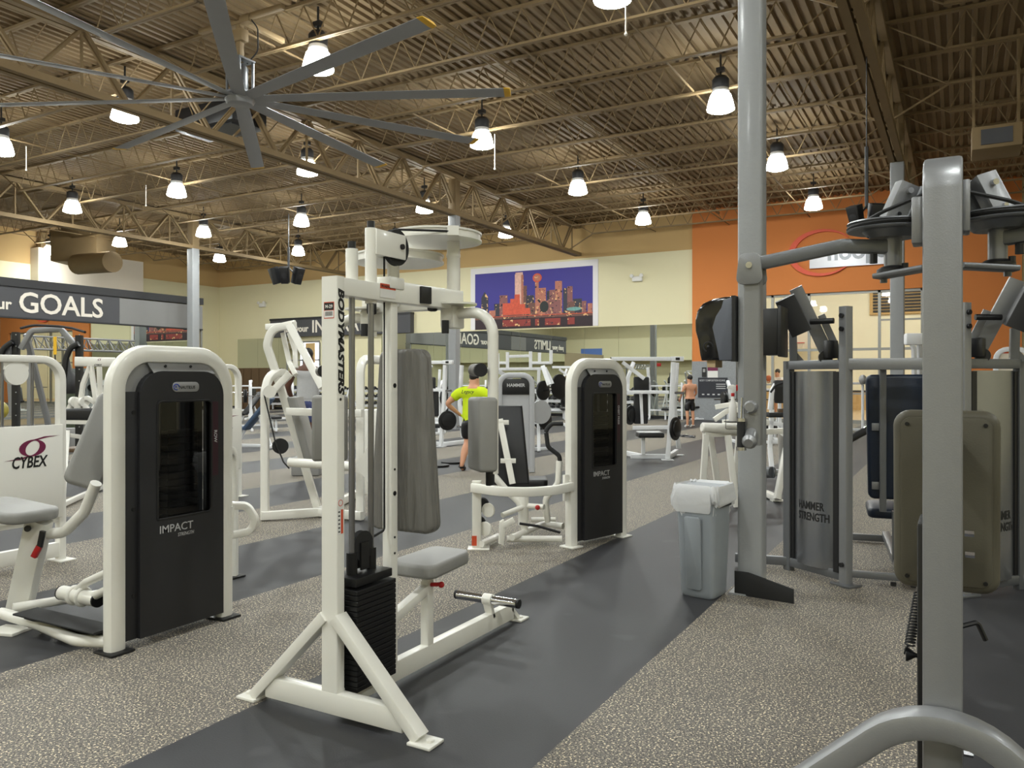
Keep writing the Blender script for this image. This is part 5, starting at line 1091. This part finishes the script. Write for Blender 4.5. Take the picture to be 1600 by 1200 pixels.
# ---- notices on the grey laminate
def notice(px0, py0, px1, py1, nm, m, label):
    a, b = PY(px0, py1, YB-.16), PY(px1, py0, YB-.16); T = thing(nm, label, 'notice', (a.x, YB-.16, a.z)); mb = MB(); mb.span((a.x, YB-.19, a.z), (b.x, YB-.161, b.z)); mb.obj('board', m, T, smooth=False); return T, a, b
T, a, b = notice(1091, 590, 1137, 621, 'wall_poster', 'rowstrip' if 0 else 'posterd', 'dark body composition poster on the grey laminate wall panel') if M.setdefault('posterd', mat('dark_poster', (34, 36, 46), .4, 0, .3, 3)) else None
text('lettering', 'BODY COMPOSITION SCANS', (a.x+.06, YB-.192, b.z-.14), (1, 0, 0), UP, .1, 'greyink', T, .001, .001, fit=(b.x-a.x)*.86)
mb = MB()
for i in range(5): mb.box((a.x+.2+i*.2, YB-.192, a.z+.12), (.09, .003, .05))
for i in range(3): mb.box((b.x-.25, YB-.192, b.z-.25-.08*i), (.36, .003, .03))
mb.obj('print', 'greyink', T, smooth=False)
T, a, b = notice(1106, 574, 1122, 590, 'wall_notice', 'paper', 'small white notice with maroon heading above the dark poster'); mb = MB(); mb.span((a.x, YB-.194, b.z-.13), (b.x, YB-.19, b.z)); mb.obj('heading', 'maroon', T, smooth=False)
T, a, b = notice(1097, 574, 1104, 589, 'wall_phone', 'black', 'small black wall phone left of the white notice'); mb = MB(); mb.span((a.x+.04, YB-.2, (a.z+b.z)/2), (b.x-.04, YB-.19, b.z-.06)); mb.obj('keypad', 'sheet', T, smooth=False)
# ---- left background: cable station, suspension truss, cream press
d = 14.5; T = thing('cable_station', 'silver and black cable station with pull-up bar under the letter sign', 'exercise machine', FL(75, 722))
p = lambda x, y, dd=0: P(x, y, d+dd)
for x in (25, 124):
    mb = MB(); e = FL(x, 727-(x == 124)*4, .02); mb.path([p(x, 519+(x == 124)*5), V((p(x, 519).x, p(x, 519).y, .02))], .11, .1, RIGHT); up_ = mb.obj('black_upright', 'black', T)
    mb = MB()
    for i in range(10): c = p(x, 523+i*18, -.055); mb.cyl(c, c-FWD*.006, .012, 8)
    mb.obj('hole_row', 'sheet', up_)
quadbar('arch_frame', 'silver', T, [[p(33, 545), p(50, 516), p(95, 514), p(122, 545)], [p(41, 522, .3), p(74, 655, 1.0), p(80, 700, 1.2)], [p(13, 540), p(20, 650)]], .09, .08, FWD, .12)
mb = MB(); mb.tube(tp([(32, 513, d-.4), (52, 508, d-.2), (92, 510, d-.2), (113, 513, d-.3), (133, 519, d-.5)]), .022, .15); mb.obj('pull_up_bar', 'rubber', T)
for pts in ([(0, 565), (4, 545), (20, 534)], [(98, 612), (103, 560), (110, 543), (123, 537)]):
    mb = MB(); mb.path([p(*q, -.1) for q in pts], .09, .08, FWD, .3, .02, 6); mb.obj('cable_arm', 'black', T)
quadbar('floor_frame', 'silver', T, [[FL(20, 726, .05), FL(128, 722, .05)]], .08, .08, UP)
mb = MB(); mb.box(p(75, 690, .6), (.8, .5, .5), TH, .03); mb.obj('stack_cover', 'sheet', T)
d = 17; T = thing('punching_bag', 'olive and black punching bag beside the cable station', 'punching bag', V((p(106, 600).x, p(106, 600).y, 0)))
c = p(106, 600); mb = MB(); mb.lathe([(.05, .32), (.16, .34), (.17, .5), (.17, 1.45), (.15, 1.6), (.04, 1.62)], (c.x, c.y, 0), seg=20); mb.obj('bag', 'olive', T)
mb = MB(); mb.lathe([(.172, 1.25), (.175, 1.26), (.172, 1.62), (.08, 1.75), (.03, 2.0)], (c.x, c.y, 0), seg=20); mb.obj('bag_top', 'black', T); mb = MB(); mb.box((c.x, c.y, .02), (.7, .7, .04), None, .01); mb.bar((c.x, c.y, .02), (c.x, c.y, .4), .08, .08); mb.obj('stand', 'black', T)
d = 19; T = thing('suspension_rig', 'silver triangular truss rig with a yellow strap below the letter sign', 'training rig', V((p(48, 540).x, p(48, 540).y, 0)))
a0, a1 = p(44, 525), p(211, 533, .0); b0, b1 = p(46, 545), p(212, 550); mb = MB(); sh_ = FWD*.3
for u, v in ((a0, a1), (b0, b1), (b0+sh_, b1+sh_)): mb.cyl(u, v, .022, 8)
n = 10
for i in range(n):
    for q0, q1 in ((a0, b0), (a0, b0+sh_)):
        qq0, qq1 = (a1, b1) if q1 is b0 else (a1, b1+sh_)
        mb.cyl(b0.lerp(b1, i/n)+(q1-b0), a0.lerp(a1, (i+.5)/n), .012, 6); mb.cyl(a0.lerp(a1, (i+.5)/n), b0.lerp(b1, (i+1)/n)+(q1-b0), .012, 6)
mb.obj('truss', 'silver', T)
for e in (b0, b1): quadbar('post', 'silver', T, [[e, V((e.x, e.y, .01))]], .08, .08, RIGHT)
mb = MB(); mb.bar(p(86, 526, -.1), p(86, 554, -.1), .075, .02, FWD); st = mb.obj('strap', 'yellow', T); mb = MB(); mb.bar(p(86, 554, -.1), p(88, 600, -.1), .03, .015, FWD); mb.obj('strap_tail', 'black', st)
d = 11.5; T = thing('arm_machine', 'cream arm machine with emblem beam and black pad left of the front tower', 'exercise machine', FL(140, 765))
p = lambda x, y, dd=0: P(x, y, d+dd)
quadbar('top_beam', 'cream', T, [[p(117, 565), p(180, 566, .2)]], .10, .14, UP, 0, .04); swoosh(p(155, 562, -.08), RIGHT, UP, .035, T.children[0]); text('lettering', 'CYBEX', p(147, 571.5, -.065), RIGHT, UP, .034, 'ink', T.children[0], .001, .001, 1, .2, fit=.11)
quadbar('a_frame', 'cream', T, [[p(142, 572), p(152, 640)], [p(141, 572), p(130, 600), p(124, 640)], [p(155, 572, .5), p(160, 700, .5)]], .06, .06, FWD)
quadbar('curved_arm', 'cream', T, [[p(98, 660), p(113, 628), p(120, 622), p(120, 640)], [p(146, 640), p(152, 630), p(165, 615)], [p(137, 640), p(128, 628), p(135, 620), p(150, 630)]], .06, .06, FWD, .1)
for x in (116, 131): mb = MB(); mb.lathe([(.02, -.03), (.075, -.03), (.075, .03), (.02, .03)], p(x, 628), RIGHT-FWD*.6, 18); mb.obj('cam', 'cream', T)
mb = MB(); mb.prism(rrect(.52, .16, .05), p(132, 647, -.2), RIGHT, UP, .3, .03, 3); mb.obj('arm_pad', 'vinylb', T)
quadbar('seat_frame', 'cream', T, [[p(93, 659, -.3), p(148, 660, -.3)], [p(106, 675, -.3), FL(98, 790, .02)], [p(108, 680, -.3), p(143, 685, -.1)], [p(146, 660, -.2), p(146, 690)], [FL(98, 788, .05), FL(160, 760, .05)]], .055, .06, UP)
mb = MB(); mb.box(p(128, 702, .4), (.5, .4, .06), TH, .02); mb.obj('seat', 'cab', T)
d = 13; c = P(-4, 641, d); T = thing('medicine_ball_stand', 'yellow-green training ball on a black stand at the left edge', 'ball', V((c.x, c.y, 0)))
mb = MB(); mb.ball(c, .16); M['lime'] = mat('olive_yellow_rubber', (160, 146, 52), .5); mb.obj('ball', 'lime', T); mb = MB(); mb.cyl((c.x, c.y, .02), (c.x, c.y, c.z-.12), .03); mb.lathe([(.2, 0), (.2, .03)], (c.x, c.y, 0)); mb.obj('stand', 'black', T)
# ---- solid cabinet standing in for cabinets reflected in the far corner mirror
T = thing('reflected_cabinet', 'brown wooden cabinet row standing in for cabinets reflected in the far corner mirror', 'cabinet', PY(402, 600, YB-.6)*1); q0, q1 = PY(372, 590, YB-.5), PY(420, 590, YB-.5)
mb = MB(); mb.span((q0.x, YB-.6, 0), (q1.x, YB-.06, 2.15)); mb.obj('carcass', 'cab', T, smooth=False)
for i in range(4):
    w_ = (q1.x-q0.x)/4; mb = MB(); mb.span((q0.x+i*w_+.03, YB-.63, .1), (q0.x+(i+1)*w_-.03, YB-.6, 2.1)); mb.obj('door', 'cab', T, smooth=False)
# ---- loose plates on the floor
for x, y, r, lb in ((683, 729, .22, 'black weight disc lying on the floor left of the person in yellow'), (706, 724, .2, 'black weight disc lying flat nearest the person in yellow')):
    c = FL(x, y); mb = MB(); mb.lathe([(.025, 0), (r*.95, 0), (r, .012), (r, .035), (r*.8, .03), (.06, .04), (.025, .04)], c, seg=28); tag(mb.obj('weight_disc', 'iron'), lb, 'weight')
# ---- generic free-weight furniture filling the far floor
def dumbbell_mesh():
    mb = MB()
    for s in (-1, 1): mb.sweep(circ(.072, 8), [(s*.075, 0, .072), (s*.16, 0, .072)])
    mb.cyl((-.08, 0, .072), (.08, 0, .072), .016, 6); o = mb.obj('dumbbell', 'iron'); me = o.data; bpy.data.objects.remove(o); return me
DM = dumbbell_mesh(); DG = 'dumbbells on the far racks'
def rack(loc, rz, label, L=2.3, n=8, tiers=3):
    T = thing('dumbbell_rack', label, 'rack', loc, rz)
    for x in (-L/2, L/2):
        mb = MB(); mb.path([(x, -.3, .02), (x, -.22, .3), (x, .15, 1.12), (x, .25, 1.05), (x, .3, .02)], .06, .06, (1, 0, 0), .1); mb.obj('side_frame', 'bwhite', T, False)
    for k in range(tiers):
        y, z = -.16+.15*k, .3+.34*k; mb = MB(); mb.box((0, y-.08, z), (L, .04, .05), Matrix.Rotation(.3, 3, 'X')); mb.box((0, y+.08, z+.05), (L, .04, .05), Matrix.Rotation(.3, 3, 'X')); mb.obj('shelf', 'bwhite', T, False)
        for i in range(n):
            o = bpy.data.objects.new('dumbbell', DM); COL.objects.link(o); o.matrix_basis = T.matrix_basis @ Matrix.Translation((-L/2+.18+(L-.36)*i/(n-1), y-.01, z+.075)) @ Matrix.Rotation(math.pi/2, 4, 'Z') @ Matrix.Rotation(.3, 4, 'Y')
            tag(o, 'black dumbbell resting on a white rack by the back wall mirrors', 'dumbbell', DG)
nm_ = ['far left corner', 'second from the far corner', 'third from the far corner', 'behind the fly machine', 'below the left edge of the skyline picture', 'below the middle of the skyline picture', 'below the right edge of the skyline picture', 'nearest the orange wall']
for i in range(1, 8): rack((-32.8+i*2.95, YB-.75, 0), 0, 'white dumbbell rack along the mirrored wall, '+nm_[i])
def bench(loc, rz, label, pad='vinylb'):
    T = thing('incline_bench', label, 'bench', loc, rz)
    mb = MB(); mb.bar((-.6, 0, .06), (.6, 0, .06), .06, .06); mb.bar((-.6, -.28, .04), (-.6, .28, .04), .06, .06); mb.bar((.6, -.28, .04), (.6, .28, .04), .06, .06); mb.bar((-.3, 0, .06), (-.1, 0, .42), .06, .06); mb.bar((.55, 0, .06), (.25, 0, .75), .05, .05); mb.obj('frame', 'bwhite', T, False)
    mb = MB(); mb.box((-.33, 0, .46), (.4, .3, .08), Matrix.Rotation(.15, 3, 'Y'), .025); mb.obj('seat', pad, T, False)
    mb = MB(); mb.box((.24, 0, .78), (.95, .3, .08), Matrix.Rotation(-.85, 3, 'Y'), .025); mb.obj('back_pad', pad, T, False); return T
def halfrack(loc, rz, label):
    T = thing('bench_press_rack', label, 'rack', loc, rz)
    for s in (-.62, .62):
        mb = MB(); mb.path([(s, .0, .02), (s, .05, 1.35), (s, .25, 1.5)], .075, .075, (1, 0, 0), .1); mb.bar((s, -.5, .04), (s, .4, .04), .07, .07); mb.bar((s, .4, .06), (s, .06, .9), .05, .05); mb.obj('upright', 'bwhite', T, False)
    mb = MB(); mb.bar((-.62, .02, .35), (.62, .02, .35), .06, .06); mb.bar((-.62, .05, 1.3), (.62, .05, 1.3), .05, .05); mb.obj('cross_bar', 'bwhite', T, False)
    mb = MB(); mb.cyl((-1.05, -.08, 1.05), (1.05, -.08, 1.05), .016, 8); mb.obj('barbell', 'chrome', T, False)
    for s in (-.82, -.76, .76, .82): mb = MB(); mb.lathe([(.03, -.02), (.2, -.02), (.2, .02), (.03, .02)], (s, -.08, 1.05), (1, 0, 0), 20); mb.obj('weight_disc', 'iron', T, False)
    mb = MB(); mb.box((0, -.65, .43), (.3, 1.2, .08), None, .025); mb.obj('bench_pad', 'vinylb', T, False)
    mb = MB(); mb.bar((0, -.15, .06), (0, -.15, .4), .06, .06, (0, 1, 0)); mb.bar((0, -1.1, .06), (0, -1.1, .4), .06, .06, (0, 1, 0)); mb.bar((0, -1.15, .06), (0, 0, .06), .06, .06); mb.obj('bench_frame', 'bwhite', T, False); return T
for x, y, rz, lb in ((389, 700, .3, 'white bench with slate blue pads left of the cream lever press'), (385, 668, 1.4, 'far incline bench in the gap left of the lever press'), (700, 664, .4, 'incline bench below the mirror left of the slim column'), (650, 655, 1.8, 'far incline bench just right of the fly machine back pad'), (1003, 650, .2, 'far incline bench seen through the white plate loaded press'), (1082, 655, 2.2, 'incline bench in front of the grey laminate wall panel')):
    bench(FL(x, y), rz, lb, 'vinyls' if x == 389 else 'vinylb')
for x, y, rz, lb in ((365, 655, TH, 'white barbell rack in front of the far corner cabinets'), (425, 672, TH+.4, 'white barbell rack behind the slanted lever press'), (655, 678, TH-.3, 'white barbell rack behind the fly machine back pad'), (735, 652, TH, 'far white barbell rack behind the person in yellow'), (790, 655, TH+.2, 'far white barbell rack left of the grey tower machine'), (880, 655, TH, 'far white barbell rack just left of the middle tower'), (1040, 655, TH-.2, 'far white barbell rack beyond the plate loaded press'), (1180, 690, TH, 'white barbell rack hidden behind the near column')):
    halfrack(FL(x, y), rz, lb)
# ================================================================== PEOPLE
def skin(nm, verts, edges, m, par, sub=2, root=0):
    me = bpy.data.meshes.new(nm); me.from_pydata([tuple(v[0]) for v in verts], edges, []); o = bpy.data.objects.new(nm, me); COL.objects.link(o)
    md = o.modifiers.new('s', 'SKIN'); md.use_smooth_shade = True; sm = o.modifiers.new('u', 'SUBSURF'); sm.levels = sub; sm.render_levels = sub
    lay = me.skin_vertices[0] if me.skin_vertices else None
    if lay is None:
        bpy.context.view_layer.objects.active = o; lay = me.skin_vertices[0]
    for i, v in enumerate(verts):
        r_ = v[1]; lay.data[i].radius = r_ if isinstance(r_, tuple) else (r_, r_); lay.data[i].use_root = (i == root)
    dg = bpy.context.evaluated_depsgraph_get(); me2 = bpy.data.meshes.new_from_object(o.evaluated_get(dg)); bpy.data.objects.remove(o)
    me2.materials.clear(); me2.materials.append(M[m]); me2.shade_smooth(); me2.name = nm
    q = bpy.data.objects.new(nm, me2); COL.objects.link(q); q.parent = par; return q
def person(label, loc, rz, H, skin_m, shirt, shorts, shoes, arms, legs=((0, 0), (0, 0)), lean=0, sleeve=True, hair=True, shirt_len=0, wide=1):
    T = thing('person', label, 'person', loc, rz); k = H/1.8
    L = lambda x, y, z: V((x*(wide if z < 1.5 else 1), y+lean*max(0, z-.95), z))*k
    v = []; e = []
    def add(p, r, a=None): v.append((p, (r[0]*k*wide, r[1]*k) if isinstance(r, tuple) and r[0] > .1 else tuple(q*k for q in r) if isinstance(r, tuple) else r*k*(wide if r > .04 else 1))); i = len(v)-1; (a is not None) and e.append((a, i)); return i
    pel = add(L(0, 0, .97), (.145, .105)); wa = add(L(0, 0, 1.12), (.135, .10), pel); ch = add(L(0, 0, 1.30), (.16, .115), wa); up = add(L(0, -.01, 1.42), (.12, .085), ch)
    nk = add(L(0, 0, 1.51), .056, up); hd = add(L(0, .02, 1.60), (.072, .085), nk); ht = add(L(0, .01, 1.70), (.074, .09), hd); add(L(0, 0, 1.76), .05, ht)
    add(L(0, .115, 1.625), .012, hd)
    for s in (-1, 1): add(L(s*.082, .0, 1.64), .014, hd)
    arm = {}
    for s, (el, wr) in zip((-1, 1), arms):
        sh = add(L(s*.185, -.01, 1.43), .062, up); E_ = add(L(*el), .044, sh); W_ = add(L(*wr), .03, E_)
        d = (v[W_][0]-v[E_][0]).normalized(); sd = V((0, 0, 1)).cross(d); sd = sd.normalized() if sd.length > .1 else V((0, 1, 0))
        pm = add(v[W_][0]+d*.05*k, (.038, .026), W_); arm[s] = (sh, E_)
        for f, ln in ((-.030, .068), (-.010, .08), (.011, .076), (.03, .06)):
            q = add(v[pm][0]+sd*f*k+d*.05*k, .0095, pm); q2 = add(v[q][0]+d*ln*.5*k+V((0, .006, -.006))*k, .009, q); add(v[q2][0]+d*ln*.45*k+V((0, .012, -.012))*k, .007, q2)
        q = add(v[W_][0]+d*.035*k+sd*.042*k, .011, pm); add(v[q][0]+d*.035*k+sd*.018*k, .009, q)
    lg = {}
    for s, (fy, sy) in zip((-1, 1), legs):
        hp = add(V((s*.092, 0, .90))*k, .088, pel); kn = add(V((s*.105, fy, .50))*k, .058, hp); cf = add(V((s*.106, (fy+sy)/2-.03, .34))*k, .055, kn); an = add(V((s*.108, sy-.02, .095))*k, .036, cf)
        hl = add(V((s*.108, sy-.0, .04))*k, .035, an); add(V((s*.115, sy+.13, .03))*k, .03, hl); lg[s] = (hp, kn, an)
    bd = skin('body', v, e, skin_m, T); bd.data.materials.append(M[shirt]); bd.data.materials.append(M[shorts])
    for f in bd.data.polygons:                                       # the trunk under the clothes
        x_, z_ = abs(f.center.x)/(k*wide), f.center.z/k
        if .97-shirt_len < z_ < (1.49 if sleeve else 1.42) and x_ < (.21 if sleeve else .13): f.material_index = 1
        elif .72 < z_ <= .97 and x_ < .2: f.material_index = 2
    w = lambda i: v[i][0]
    g = .014*k
    kw = k*wide; cv = [(L(0, 0, .99-shirt_len), (.168*kw, .13*k)), (w(wa), (.156*kw, .122*k)), (w(ch), (.182*kw, .146*k)), (w(up)+V((0, -.004*k, 0)), (.142*kw, .122*k)), (L(0, -.012, 1.47), (.10*kw, .098*k))]; ce = [(0, 1), (1, 2), (2, 3), (3, 4)]
    for s in (-1, 1):
        a, b = arm[s]; cv.append((w(a)*1.0, (.078 if sleeve else .058)*kw)); ce.append((3, len(cv)-1))
        if sleeve: cv.append((w(a).lerp(w(b), .62), .066*kw)); ce.append((len(cv)-2, len(cv)-1))
    top = skin('shirt', cv, ce, shirt, T, 2, 1)
    sv = [(V((0, 0, 1.0))*k, (.155*kw, .118*k)), (V((0, 0, .93))*k, (.165*kw, .13*k))]; se = [(0, 1)]
    for s in (-1, 1):
        hp, kn, an = lg[s]; sv += [(w(hp)+V((s*.005, 0, -.03))*k, .112*kw), (w(hp).lerp(w(kn), .9), .092*kw)]; n = len(sv); se += [(1, n-2), (n-2, n-1)]
    skin('shorts', sv, se, shorts, T, 2, 1)
    for s in (-1, 1):
        a = w(lg[s][2]); skin('shoe', [(a+V((0, -.005, -.01))*k, .048*k), (V((a.x, a.y+.01, .045*k)), .05*k), (V((a.x+s*.006, a.y+.10*k, .04*k)), .046*k), (V((a.x+s*.01, a.y+.17*k, .034*k)), .036*k)], [(0, 1), (1, 2), (2, 3)], shoes, T, 2, 1)
    if hair: mb = MB(); mb.ball(w(ht)+V((0, -.014, .012))*k, .098*k, (.92, 1.06, .98)); mb.obj('hair', 'hair', T, False)
    for s in (-1, 1):
        mb = MB(); mb.ball(w(hd)+V((s*.03, .085, .045))*k, .011*k, (1, .5, .7), 8); mb.obj('eye', 'ink', T, False)
    mb = MB(); mb.ball(w(hd)+V((0, .088, -.03))*k, .022*k, (1, .3, .3), 8); mb.obj('mouth', 'maroon', T, False)
    return T
d = 13.0; b = P(481, 700, d)
T0 = thing('step_platform', 'low grey step platform under the person in the grey tank top', 'platform', (b.x, b.y, 0), TH); mb = MB(); mb.box((0, 0, .15), (.46, .36, .3), None, .03); mb.obj('platform_block', 'sheet', T0, False)
person('person in grey tank top and navy shorts standing behind the slanted cream press, back turned', (b.x, b.y, .30), TH, 1.76, 'skind', 'tank', 'navy', 'rubber', (((-.27, .02, 1.16), (-.24, .18, .95)), ((.27, .04, 1.16), (.22, .22, .98))), sleeve=False, shirt_len=.06, wide=1.28)
f = FL(738, 734)
py_ = person('person in neon yellow shirt and black shorts walking behind the fly machine arm', f, TH-.35, 1.69, 'skinl', 'neon', 'vinylb', 'iron', (((-.36, -.06, 1.20), (-.24, .12, 1.02)), ((.30, .0, 1.18), (.26, .2, 1.05))), ((.06, -.22), (.12, .16)), lean=.12, wide=1.38, shirt_len=.07)
for body, z, sz in (('Legacy', 1.36, .085),):
    text('shirt_print', body, V((-.15, -.185+.12*(z-.95)*1.0, z*.967)), (1, 0, 0), (0, .12, 1), sz, 'ink', py_, .001, .001, 1, .3, world=False)
c = P(1215, 610, 32.5)
bp_ = person('basketball player in white shirt holding a ball, seen through the court window', (c.x, c.y, 0), TH+math.pi-.9, 1.98, 'skinl', 'wshirt', 'wshirt', 'paper', (((-.28, .2, 1.3), (-.135, .42, 1.42)), ((.28, .2, 1.3), (.135, .42, 1.42))))
q = bp_.matrix_basis @ V((0, .63, 1.60)); mb = MB(); mb.ball(q, .122); tag(mb.obj('basketball', 'brick'), 'orange basketball held by the player on the court', 'ball')
c = FL(1078, 668)
person('person with bare shoulders and dark shorts standing before the grey laminate panel', c, TH+.3, 1.7, 'skinl', 'skinl', 'vinylb', 'paper', (((-.28, .05, 1.18), (-.24, .22, 1.0)), ((.28, .05, 1.18), (.24, .22, 1.0))))
